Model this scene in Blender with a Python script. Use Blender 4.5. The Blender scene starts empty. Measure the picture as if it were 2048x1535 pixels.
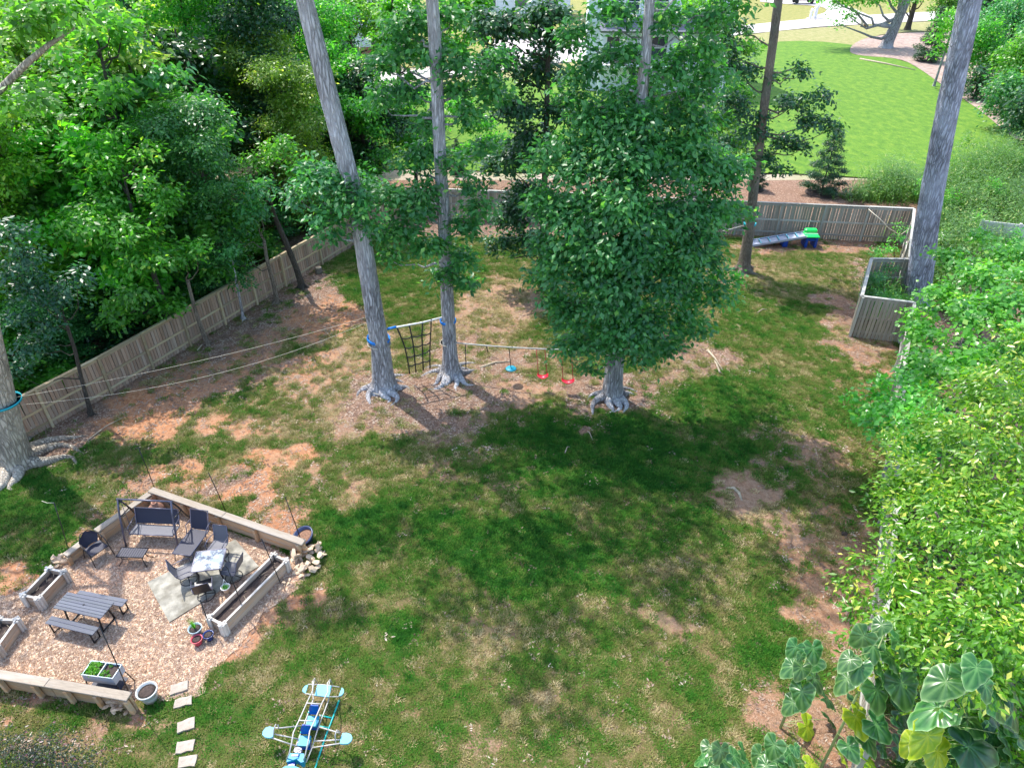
import bpy, math, numpy as np
from mathutils import Vector, Matrix
R = math.radians
col = bpy.context.scene.collection
sc = bpy.context.scene
# ------------------------------------------------------------------ camera, world, sun
H = 17.0; PITCH = R(35); F = 1400.0
cam_d = bpy.data.cameras.new('camera'); cam = bpy.data.objects.new('camera', cam_d); col.objects.link(cam)
cam.location = (0, 0, H); cam.rotation_euler = (R(90) - PITCH, 0, 0)
cam_d.sensor_width = 36; cam_d.lens = 36 * F / 2048; cam_d.clip_end = 1500; cam_d.clip_start = .1
sc.camera = cam
w = bpy.data.worlds.new('World'); sc.world = w; w.use_nodes = True
nt = w.node_tree; sky = nt.nodes.new('ShaderNodeTexSky'); sky.sky_type = 'NISHITA'; sky.sun_disc = False
SUN = Vector((-0.42, 0.44, 1.0)).normalized()           # towards the sun: behind and left, high
sky.sun_elevation = math.asin(SUN.z); sky.sun_rotation = math.atan2(SUN.x, SUN.y)
sky.air_density = 1.0; sky.dust_density = 1.5; sky.ozone_density = 1.0
bg = nt.nodes['Background']; bg.inputs['Strength'].default_value = 0.15
nt.links.new(sky.outputs[0], bg.inputs['Color'])
sd = bpy.data.lights.new('sun', 'SUN'); sd.energy = 2.2; sd.angle = R(0.5); sd.color = (1, .95, .86)
so = bpy.data.objects.new('sun', sd); col.objects.link(so); so.rotation_euler = SUN.to_track_quat('Z', 'Y').to_euler()
so.location = (0, 0, 60)
vs = sc.view_settings; vs.view_transform = 'Standard'; vs.look = 'None'; vs.gamma = 1; vs.exposure = 1.68
vs.use_curve_mapping = False
try: sc.cycles.max_bounces = 6; sc.cycles.transmission_bounces = 4; sc.cycles.transparent_max_bounces = 4
except Exception: pass

# ------------------------------------------------------------------ helpers
def ray(x, y):
    a = (x - 1024) / F; b = (y - 767.5) / F
    return Vector((a, math.cos(PITCH) - b * math.sin(PITCH), -math.sin(PITCH) - b * math.cos(PITCH)))
def G(x, y, z=0.0):                       # survey point: where a sight line meets height z
    d = ray(x, y); t = (z - H) / d.z
    return Vector((d.x * t, d.y * t, z))
def P(x, y, Y):                           # survey point on the vertical plane at distance Y
    d = ray(x, y); t = Y / d.y
    return Vector((d.x * t, Y, H + d.z * t))
def dep(x, y, z=0.0):
    return (z - H) / ray(x, y).z
def cz(p): return p[1] * math.cos(PITCH) + (H - p[2]) * math.sin(PITCH)   # camera-axis distance
def Sz(px, x, y, z=0.0): return px * dep(x, y, z) / F

def tag(o, label=None, cat=None, group=None, kind=None):
    if label: o['label'] = label
    if cat: o['category'] = cat
    if group: o['group'] = group
    if kind: o['kind'] = kind
    return o
def E(name, loc, rz=0, label=None, cat=None, group=None):
    o = bpy.data.objects.new(name, None); col.objects.link(o); o.empty_display_size = .3
    o.location = loc; o.rotation_euler = (0, 0, rz); return tag(o, label, cat, group)
def link(name, me, mat=None, parent=None, loc=None, rot=None, scale=None):
    o = bpy.data.objects.new(name, me); col.objects.link(o)
    if mat is not None and not me.materials: me.materials.append(mat)
    if parent: o.parent = parent
    if loc is not None: o.location = loc
    if rot is not None: o.rotation_euler = rot
    if scale is not None: o.scale = scale
    return o
def own_mat(o, mat):
    o.material_slots[0].link = 'OBJECT'; o.material_slots[0].material = mat
def copy_tree(o, parent=None):
    c = o.copy(); col.objects.link(c); c.parent = parent
    for ch in o.children: copy_tree(ch, c)
    return c

class MB:
    def __init__(s): s.v = []; s.f = []; s.sm = []
    def add(s, vs, fs, smooth=False):
        n = len(s.v); s.v += [tuple(v) for v in vs]; s.f += [tuple(i + n for i in f) for f in fs]; s.sm += [smooth] * len(fs); return s
    def box(s, c, d, rot=None, bev=0.0):
        hx, hy, hz = d[0] / 2, d[1] / 2, d[2] / 2
        M = (rot if isinstance(rot, Matrix) else Matrix.Rotation(rot or 0, 3, 'Z')); c = Vector(c)
        if bev <= 0:
            vs = [c + M @ Vector((x * hx, y * hy, z * hz)) for z in (-1, 1) for x, y in ((-1, -1), (1, -1), (1, 1), (-1, 1))]
            return s.add(vs, [(3, 2, 1, 0), (4, 5, 6, 7), (0, 1, 5, 4), (1, 2, 6, 5), (2, 3, 7, 6), (3, 0, 4, 7)])
        b = min(bev, hx * .9, hy * .9, hz * .9)
        vs = []
        for z, k in ((-hz, b), (-hz + b, 0), (hz - b, 0), (hz, b)):
            X, Y = hx - k, hy - k
            for x, y in ((-X + b, -Y), (X - b, -Y), (X, -Y + b), (X, Y - b), (X - b, Y), (-X + b, Y), (-X, Y - b), (-X, -Y + b)):
                vs.append(c + M @ Vector((x, y, z)))
        fs = [tuple(range(7, -1, -1)), tuple(range(24, 32))]
        for r in range(3):
            for i in range(8): j = (i + 1) % 8; fs.append((r * 8 + i, r * 8 + j, r * 8 + 8 + j, r * 8 + 8 + i))
        return s.add(vs, fs)
    def tube(s, pts, rad, n=8, cap=True, closed=False):
        pts = [Vector(p) for p in pts]; m = len(pts)
        if not hasattr(rad, '__len__'): rad = [rad] * m
        vs = []; prev = None
        for i, p in enumerate(pts):
            if closed: t = pts[(i + 1) % m] - pts[i - 1]
            else: t = pts[min(i + 1, m - 1)] - pts[max(i - 1, 0)]
            if t.length < 1e-9: t = Vector((0, 0, 1))
            t.normalize()
            if prev is None:
                a = Vector((0, 0, 1)) if abs(t.z) < .9 else Vector((1, 0, 0)); u = t.cross(a).normalized()
            else: u = (prev - t * prev.dot(t)).normalized()
            prev = u; v = t.cross(u)
            for k in range(n):
                q = 2 * math.pi * k / n; vs.append(p + (u * math.cos(q) + v * math.sin(q)) * rad[i])
        fs = []
        for i in range(m if closed else m - 1):
            a = i * n; b = ((i + 1) % m) * n
            for k in range(n): l = (k + 1) % n; fs.append((a + k, a + l, b + l, b + k))
        if cap and not closed: fs += [tuple(range(n - 1, -1, -1)), tuple(range((m - 1) * n, m * n))]
        return s.add(vs, fs, True)
    def lathe(s, prof, n=24, M=None, c=(0, 0, 0)):
        M = M or Matrix.Identity(3); c = Vector(c); vs = []
        for r, z in prof:
            for k in range(n): q = 2 * math.pi * k / n; vs.append(c + M @ Vector((r * math.cos(q), r * math.sin(q), z)))
        fs = []
        for i in range(len(prof) - 1):
            for k in range(n): l = (k + 1) % n; fs.append((i * n + k, i * n + l, i * n + n + l, i * n + n + k))
        if prof[0][0] > 1e-6: fs.append(tuple(range(n - 1, -1, -1)))
        if prof[-1][0] > 1e-6: fs.append(tuple(range((len(prof) - 1) * n, len(prof) * n)))
        return s.add(vs, fs, True)
    def slab(s, poly, z0, z1):
        n = len(poly); vs = [(p[0], p[1], z0) for p in poly] + [(p[0], p[1], z1) for p in poly]
        return s.add(vs, [tuple(range(n - 1, -1, -1)), tuple(range(n, 2 * n))] + [(i, (i + 1) % n, n + (i + 1) % n, n + i) for i in range(n)])
    def sheet(s, rows):                    # grid of points
        m = len(rows[0]); vs = [p for r in rows for p in r]
        return s.add(vs, [(i * m + j, i * m + j + 1, (i + 1) * m + j + 1, (i + 1) * m + j) for i in range(len(rows) - 1) for j in range(m - 1)], True)
    def mesh(s, name):
        me = bpy.data.meshes.new(name); me.from_pydata(s.v, [], s.f); me.polygons.foreach_set('use_smooth', s.sm); me.update(); return me
    def build(s, name, mat, parent=None, loc=None, label=None):
        o = link(name, s.mesh(name), mat, parent, loc)
        if label: o['label'] = label
        return o

def arc(a, b, sag, n=8):                   # a to b bulging by vector sag
    a, b, sag = Vector(a), Vector(b), Vector(sag)
    return [a.lerp(b, i / n) + sag * (4 * (i / n) * (1 - i / n)) for i in range(n + 1)]

# ------------------------------------------------------------------ materials
def M_(name):
    m = bpy.data.materials.new(name); m.use_nodes = True; n = m.node_tree
    return m, n, n.nodes['Principled BSDF']
def node(n, t, **kw):
    x = n.nodes.new(t)
    for k, v in kw.items():
        if k in x.inputs: x.inputs[k].default_value = v
        else: setattr(x, k, v)
    return x
def mixc(n, f, a, b, bt='MIX'):
    x = n.nodes.new('ShaderNodeMix'); x.data_type = 'RGBA'; x.blend_type = bt
    for s, v in ((0, f), (6, a), (7, b)):
        if isinstance(v, (int, float, tuple)): x.inputs[s].default_value = v
        else: n.links.new(v, x.inputs[s])
    return x.outputs[2]
def mth(n, op, a, b=0.0, c=0.0):
    x = n.nodes.new('ShaderNodeMath'); x.operation = op
    for i, v in enumerate((a, b, c)):
        if isinstance(v, (int, float)): x.inputs[i].default_value = v
        else: n.links.new(v, x.inputs[i])
    return x.outputs[0]
def ramp(n, f, stops):
    x = n.nodes.new('ShaderNodeValToRGB'); e = x.color_ramp.elements
    while len(e) < len(stops): e.new(.5)
    for i, (p, c) in enumerate(stops): e[i].position = p; e[i].color = c if len(c) == 4 else (*c, 1)
    n.links.new(f, x.inputs[0]); return x.outputs[0]
def noise(n, scale, detail=4, rough=.6, vec=None, out=0, sx=None):
    x = node(n, 'ShaderNodeTexNoise', Scale=scale, Detail=detail, Roughness=rough)
    if vec is not None: n.links.new(vec, x.inputs['Vector'])
    return x.outputs[out]
def coords(n, kind='Object', scale=None):
    t = n.nodes.new('ShaderNodeTexCoord').outputs[kind]
    if scale:
        mp = n.nodes.new('ShaderNodeMapping'); mp.inputs['Scale'].default_value = scale; n.links.new(t, mp.inputs[0]); t = mp.outputs[0]
    return t
def bump(n, b, h, strength=.4, dist=.02):
    x = node(n, 'ShaderNodeBump', Strength=strength, Distance=dist); n.links.new(h, x.inputs['Height']); n.links.new(x.outputs[0], b.inputs['Normal'])
def c4(c): return (*c, 1)
def plain(name, c, rough=.5, var=.25, scale=6, metal=0, dirt=None, bmp=.15, stretch=(1, 1, 1)):
    m, n, b = M_(name); v = coords(n, 'Object', stretch); f = noise(n, scale, 5, .65, v)
    lo = tuple(x * (1 - var) for x in c); hi = tuple(min(1, x * (1 + var)) for x in c)
    k = ramp(n, f, [(.3, lo), (.7, hi)])
    if dirt: k = mixc(n, ramp(n, noise(n, scale * .35, 6, .7, v), [(.5, (0, 0, 0)), (.72, (1, 1, 1))]), k, c4(dirt))
    n.links.new(k, b.inputs['Base Color']); b.inputs['Roughness'].default_value = rough; b.inputs['Metallic'].default_value = metal
    if bmp: bump(n, b, f, bmp, .01)
    return m
def wood(name, a, b_, grey, stretch=(1.5, 14, 14), greyamt=.5, bmp=.5, objvar=.25):
    m, n, b = M_(name); v = coords(n, 'Object', stretch); oi = n.nodes.new('ShaderNodeObjectInfo').outputs['Random']
    va = n.nodes.new('ShaderNodeVectorMath'); va.operation = 'ADD'; n.links.new(v, va.inputs[0])
    cb = n.nodes.new('ShaderNodeCombineXYZ'); n.links.new(mth(n, 'MULTIPLY', oi, 37.0), cb.inputs[0]); n.links.new(mth(n, 'MULTIPLY', oi, 91.0), cb.inputs[1]); n.links.new(cb.outputs[0], va.inputs[1]); v = va.outputs[0]
    g = noise(n, 3, 7, .7, v); s = noise(n, .6, 3, .6, v)
    k = ramp(n, g, [(.25, a), (.75, b_)])
    k = mixc(n, ramp(n, s, [(.5 - greyamt * .4, (1, 1, 1)), (.8 - greyamt * .3, (0, 0, 0))]), k, c4(grey)) if greyamt else k
    kn = ramp(n, node_vor(n, v, 1.1), [(.02, (.25, .2, .16)), (.09, (1, 1, 1))])
    k = mixc(n, .8, k, kn, 'MULTIPLY')
    hv = n.nodes.new('ShaderNodeHueSaturation'); n.links.new(k, hv.inputs['Color']); n.links.new(mth(n, 'MULTIPLY_ADD', oi, objvar * 2, 1 - objvar), hv.inputs['Value'])
    n.links.new(hv.outputs[0], b.inputs['Base Color']); b.inputs['Roughness'].default_value = .85; bump(n, b, g, bmp, .01); return m
def node_vor(n, v, scale):
    x = node(n, 'ShaderNodeTexVoronoi', Scale=scale); n.links.new(v, x.inputs['Vector']); return x.outputs['Distance']
def bark(name, dk, lt, scale=1.0, moss=None):
    m, n, b = M_(name); v = coords(n, 'Object', (9 * scale, 9 * scale, 1.5 * scale))
    x = node(n, 'ShaderNodeTexVoronoi', Scale=2.2); x.feature = 'DISTANCE_TO_EDGE'; vv = n.nodes.new('ShaderNodeVectorMath'); vv.operation = 'ADD'
    n.links.new(v, vv.inputs[0]); nz = node(n, 'ShaderNodeTexNoise', Scale=1.6, Detail=4); n.links.new(v, nz.inputs['Vector']); n.links.new(nz.outputs['Color'], vv.inputs[1]); n.links.new(vv.outputs[0], x.inputs['Vector'])
    g = noise(n, 2.5, 7, .7, v); e = ramp(n, x.outputs['Distance'], [(.0, (0, 0, 0)), (.22, (1, 1, 1))])
    k = ramp(n, g, [(.25, dk), (.7, lt)]); k = mixc(n, .75, k, mixc(n, e, c4((.22, .2, .2)), c4((1, 1, 1))), 'MULTIPLY')
    big = noise(n, .35, 3, .6, coords(n, 'Object')); k = mixc(n, ramp(n, big, [(.45, (0, 0, 0)), (.7, (.5, .5, .5))]), k, c4(tuple(min(1, q * 1.5) for q in lt)))
    if moss: k = mixc(n, ramp(n, noise(n, .8, 4, .6, coords(n, 'Object')), [(.5, (0, 0, 0)), (.65, (.7, .7, .7))]), k, c4(moss))
    n.links.new(k, b.inputs['Base Color']); b.inputs['Roughness'].default_value = .95
    bump(n, b, mth(n, 'ADD', e, mth(n, 'MULTIPLY', g, .6)), .9, .04); return m
def leafm(name, dk, lt, hot=None, hotamt=.1, gloss=.35, trans=.35, objvar=.12):
    m, n, b = M_(name); at = n.nodes.new('ShaderNodeAttribute'); at.attribute_name = 'tint'
    stops = [(0, dk), (1 - hotamt if hot else 1, lt)] + ([(1, hot)] if hot else [])
    k = ramp(n, at.outputs['Fac'], stops)
    oi = n.nodes.new('ShaderNodeObjectInfo').outputs['Random']; hv = n.nodes.new('ShaderNodeHueSaturation')
    n.links.new(k, hv.inputs['Color']); n.links.new(mth(n, 'MULTIPLY_ADD', oi, objvar * 2, 1 - objvar), hv.inputs['Value']); n.links.new(mth(n, 'MULTIPLY_ADD', oi, .03, .485), hv.inputs['Hue'])
    k = hv.outputs[0]; n.links.new(k, b.inputs['Base Color']); b.inputs['Roughness'].default_value = gloss
    b.inputs['Specular IOR Level'].default_value = .6
    tr = n.nodes.new('ShaderNodeBsdfTranslucent'); kk = mixc(n, 1.0, k, (1.6, 1.9, .6, 1), 'MULTIPLY'); n.links.new(kk, tr.inputs['Color'])
    mx = n.nodes.new('ShaderNodeMixShader'); mx.inputs[0].default_value = trans
    n.links.new(b.outputs[0], mx.inputs[1]); n.links.new(tr.outputs[0], mx.inputs[2]); n.links.new(mx.outputs[0], n.nodes['Material Output'].inputs['Surface']); return m

MAT = dict(
    fence=wood('weathered_fence', (.22, .125, .08), (.40, .265, .18), (.31, .25, .2), (10, 10, 1.2), .5),
    rail=wood('fence_rail_wood', (.28, .19, .10), (.46, .34, .19), (.36, .31, .21), (1.5, 14, 14), .4),
    fencer=wood('grey_fence', (.19, .165, .13), (.37, .33, .27), (.32, .30, .26), (10, 10, 1.2), .7),
    railr=wood('grey_rail_wood', (.26, .25, .22), (.42, .41, .36), (.36, .36, .34), (1.5, 14, 14), .6),
    timber=wood('retaining_timber', (.42, .2, .075), (.68, .38, .17), (.45, .33, .22), (1.2, 12, 12), .25),
    timbergrey=wood('weathered_cap_timber', (.22, .18, .14), (.44, .37, .29), (.39, .36, .33), (1.2, 12, 12), .8),
    bed=wood('bed_board_wood', (.34, .19, .1), (.55, .36, .22), (.45, .36, .28), (1.2, 12, 12), .35),
    bedpost=wood('pale_bed_post', (.4, .35, .3), (.62, .57, .5), (.55, .52, .48), (10, 10, 2), .6),
    black=plain('black_metal', (.018, .018, .022), .35, .3, 20, .3),
    navy=plain('navy_sling', (.016, .018, .04), .6, .35, 40, bmp=.3),
    greysling=plain('grey_sling', (.11, .11, .13), .6, .2, 60, bmp=.3),
    bluegrey=plain('blue_grey_metal', (.09, .09, .13), .35, .35, 8, .3),
    slate=wood('slate_composite_board', (.085, .09, .125), (.14, .145, .19), (.12, .13, .15), (2, 30, 30), .3, .2, .12),
    glass=None, soil=plain('dark_soil', (.05, .035, .03), .95, .6, 25, bmp=.9),
    conc=plain('stained_concrete', (.27, .255, .215), .9, .5, 2.6, dirt=(.12, .105, .07), bmp=.3),
    paver=plain('pale_paver', (.35, .30, .25), .9, .25, 7, dirt=(.24, .18, .13)),
    rock=plain('tan_rock', (.58, .44, .31), .9, .25, 5, dirt=(.36, .21, .13), bmp=.6),
    galv=plain('blue_grey_sheet', (.3, .4, .52), .35, .12, 8, .35, dirt=(.4, .43, .47)),
    white=plain('white_paint', (.78, .78, .76), .5, .06, 8, dirt=(.55, .5, .45)),
    potw=plain('white_glaze', (.42, .46, .47), .35, .12, 6, dirt=(.36, .2, .12)),
    potb=plain('pale_blue_glaze', (.3, .4, .45), .25, .15, 8), potn=plain('blue_glaze', (.02, .04, .16), .2, .3, 8),
    potr=plain('red_glaze', (.5, .06, .09), .3, .2, 8), tub=plain('navy_plastic', (.03, .045, .11), .3, .3, 6),
    terra=plain('terracotta', (.32, .17, .12), .8, .3, 10), cyan=plain('cyan_plastic', (.0, .24, .37), .5, .12, 6),
    pale=plain('pale_aqua_plastic', (.13, .40, .50), .6, .12, 6), blue=plain('blue_plastic', (.0, .05, .34), .3, .15, 6),
    teal=plain('teal_metal', (.0, .42, .38), .35, .15, 6), tubew=plain('white_steel_tube', (.44, .42, .39), .4, .15, 15),
    green=plain('green_plastic', (.02, .62, .12), .35, .1, 6), greyp=plain('grey_plastic', (.33, .36, .45), .45, .12, 8),
    rope=plain('tan_rope', (.55, .5, .4), .8, .2, 30), ropeb=plain('black_webbing', (.02, .018, .016), .8, .3, 20),
    strap=plain('blue_strap', (.0, .18, .6), .5, .15, 20), tstrap=plain('teal_strap', (.0, .32, .4), .5, .15, 20),
    red=plain('red_plastic', (.7, .02, .05), .3, .12, 8), redrope=plain('red_rope', (.4, .05, .05), .7, .2, 20),
    siding=plain('white_siding', (.72, .76, .82), .6, .05, 2), roof=plain('grey_shingle', (.13, .14, .17), .85, .25, 8, bmp=.4),
    pane=plain('window_pane', (.04, .06, .08), .08, .3, 2, bmp=0), trim=plain('white_trim', (.8, .8, .8), .5, .05, 5),
    vinyl=plain('grey_vinyl', (.52, .52, .5), .5, .05, 3), carp=plain('dark_car_paint', (.03, .03, .035), .2, .2, 3, .4),
    carw=plain('silver_car_paint', (.55, .58, .62), .25, .05, 3, .3), tyre=plain('tyre_rubber', (.02, .02, .02), .8, .2, 10),
    brown=plain('brown_plastic', (.2, .1, .06), .5, .2, 5), straw=plain('dry_stick', (.36, .3, .22), .9, .4, 10),
    brick=plain('brick_red', (.35, .15, .1), .9, .2, 6), bluewood=wood('blue_grey_deck', (.2, .27, .36), (.32, .4, .5), (.3, .36, .44), (12, 1.5, 12), .4),
    barkA=bark('pale_oak_bark', (.14, .125, .12), (.58, .57, .60), .5), barkB=bark('brown_bark', (.13, .10, .08), (.34, .28, .22), 1.2, (.2, .2, .16)),
    barkE=bark('grey_blue_bark', (.16, .165, .2), (.48, .5, .6), .45), barkD=bark('dark_bark', (.045, .038, .03), (.13, .11, .09), 1.4),
    barkT=bark('tan_stump_bark', (.2, .17, .13), (.56, .49, .40), .45),
    lf_oak=leafm('oak_leaf', (.022, .115, .04), (.11, .34, .10), (.26, .50, .12), .08, .38, .45),
    lf_blue=leafm('blue_green_leaf', (.014, .07, .045), (.05, .18, .105), (.11, .27, .09), .05, .38, .4),
    lf_mid=leafm('green_leaf', (.035, .14, .02), (.14, .40, .06), (.38, .54, .08), .12, .36, .55),
    lf_bright=leafm('bright_green_leaf', (.04, .18, .012), (.15, .43, .035), (.40, .58, .07), .12, .38, .5),
    lf_yel=leafm('yellow_green_leaf', (.09, .19, .03), (.26, .42, .07), (.68, .66, .22), .16, .35, .5),
    lf_lime=leafm('lime_leaf', (.035, .13, .012), (.17, .33, .028), (.66, .60, .16), .24, .3, .45),
    lf_tulip=leafm('tulip_leaf', (.05, .22, .035), (.16, .44, .07), (.42, .6, .16), .14, .33, .45),
    lf_dark=leafm('dark_leaf', (.014, .055, .022), (.045, .15, .05), (.16, .3, .04), .08),
    lf_con=leafm('conifer_needle', (.01, .045, .018), (.035, .12, .045), None),
    lf_weed=leafm('weed_leaf', (.05, .13, .025), (.14, .3, .05), (.42, .44, .16), .1),
    lf_purple=leafm('purple_leaf', (.03, .03, .025), (.05, .09, .05), (.25, .08, .14), .25),
)
def glassmat():
    m, n, b = M_('speckled_glass_top'); v = coords(n, 'Object')
    k = ramp(n, noise(n, 3.5, 6, .7, v), [(.44, (.17, .2, .24)), (.5, (.62, .66, .62))])
    n.links.new(k, b.inputs['Base Color']); b.inputs['Roughness'].default_value = .12; return m
MAT['glass'] = glassmat()

# ------------------------------------------------------------------ ground cover map
def gmat(name, far=False):
    m, n, b = M_(name); v = coords(n, 'Object')
    def att(a): x = n.nodes.new('ShaderNodeAttribute'); x.attribute_name = a; return x.outputs['Fac']
    gr, dr, cl, mu = att('grass'), att('dry'), att('clay'), att('mulch')
    n1 = noise(n, .9, 6, .7, v); n2 = noise(n, 6, 6, .75, v); n3 = noise(n, 38, 4, .75, v); n4 = noise(n, 14, 3, .7, v)
    soil = ramp(n, n2, [(.3, (.21, .12, .075)), (.7, (.44, .30, .21))]); soil = mixc(n, .7, soil, ramp(n, n3, [(.32, (.55, .52, .5)), (.62, (1.15, 1.15, 1.15))]), 'MULTIPLY')
    clay = ramp(n, n2, [(.3, (.30, .115, .05)), (.55, (.48, .24, .13)), (.72, (.62, .40, .26))])
    clay = mixc(n, .7, clay, ramp(n, n3, [(.32, (.6, .55, .5)), (.62, (1.12, 1.12, 1.12))]), 'MULTIPLY')
    base = mixc(n, mth(n, 'MULTIPLY', mth(n, 'MULTIPLY_ADD', mth(n, 'SUBTRACT', n1, .5), 2.2, cl), .9), soil, clay)
    vd = n.nodes.new('ShaderNodeVectorMath'); vd.operation = 'MULTIPLY_ADD'; nzc = node(n, 'ShaderNodeTexNoise', Scale=9.0, Detail=3.0); n.links.new(v, nzc.inputs['Vector']); n.links.new(nzc.outputs['Color'], vd.inputs[0]); vd.inputs[1].default_value = (.35, .35, .35); n.links.new(v, vd.inputs[2])
    vo = node(n, 'ShaderNodeTexVoronoi', Scale=24.0); n.links.new(vd.outputs[0], vo.inputs['Vector'])
    fleck = ramp(n, vo.outputs['Color'], [(.42, (.10, .052, .036)), (.66, (.27, .16, .11)), (.80, (.52, .40, .30))])
    mul = mixc(n, .55, ramp(n, n3, [(.35, (.11, .055, .038)), (.65, (.36, .235, .17))]), fleck)
    mf = ramp(n, mth(n, 'ADD', mu, mth(n, 'MULTIPLY', mth(n, 'SUBTRACT', mth(n, 'MULTIPLY_ADD', n4, .5, mth(n, 'MULTIPLY', n2, .5)), .5), 2.4)), [(.3, (0, 0, 0)), (.7, (1, 1, 1))])
    base = mixc(n, mf, base, mul)
    dd = mth(n, 'ADD', dr, mth(n, 'MULTIPLY_ADD', mth(n, 'SUBTRACT', n2, .5), 1.1, mth(n, 'MULTIPLY', mth(n, 'SUBTRACT', n4, .5), .9)))
    gc = ramp(n, dd, [(.08, (.02, .08, .01)), (.4, (.045, .095, .015)), (.66, (.10, .10, .03)), (.92, (.26, .19, .10))])
    gc = mixc(n, .7, gc, ramp(n, n3, [(.3, (.5, .5, .5)), (.7, (1.3, 1.3, 1.3))]), 'MULTIPLY')
    gf = ramp(n, mth(n, 'ADD', gr, mth(n, 'MULTIPLY', mth(n, 'SUBTRACT', mth(n, 'MULTIPLY_ADD', n4, .45, mth(n, 'MULTIPLY', n2, .55)), .5), 3.2)), [(.3, (0, 0, 0)), (.68, (1, 1, 1))])
    k = mixc(n, gf, base, gc)
    n.links.new(k, b.inputs['Base Color']); b.inputs['Roughness'].default_value = 1; b.inputs['Specular IOR Level'].default_value = .1
    bump(n, b, mth(n, 'ADD', n3, mth(n, 'MULTIPLY', vo.outputs['Distance'], .5)), .8, .03); return m
MG = gmat('yard_ground')
CH = ['grass', 'dry', 'clay', 'mulch']
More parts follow.
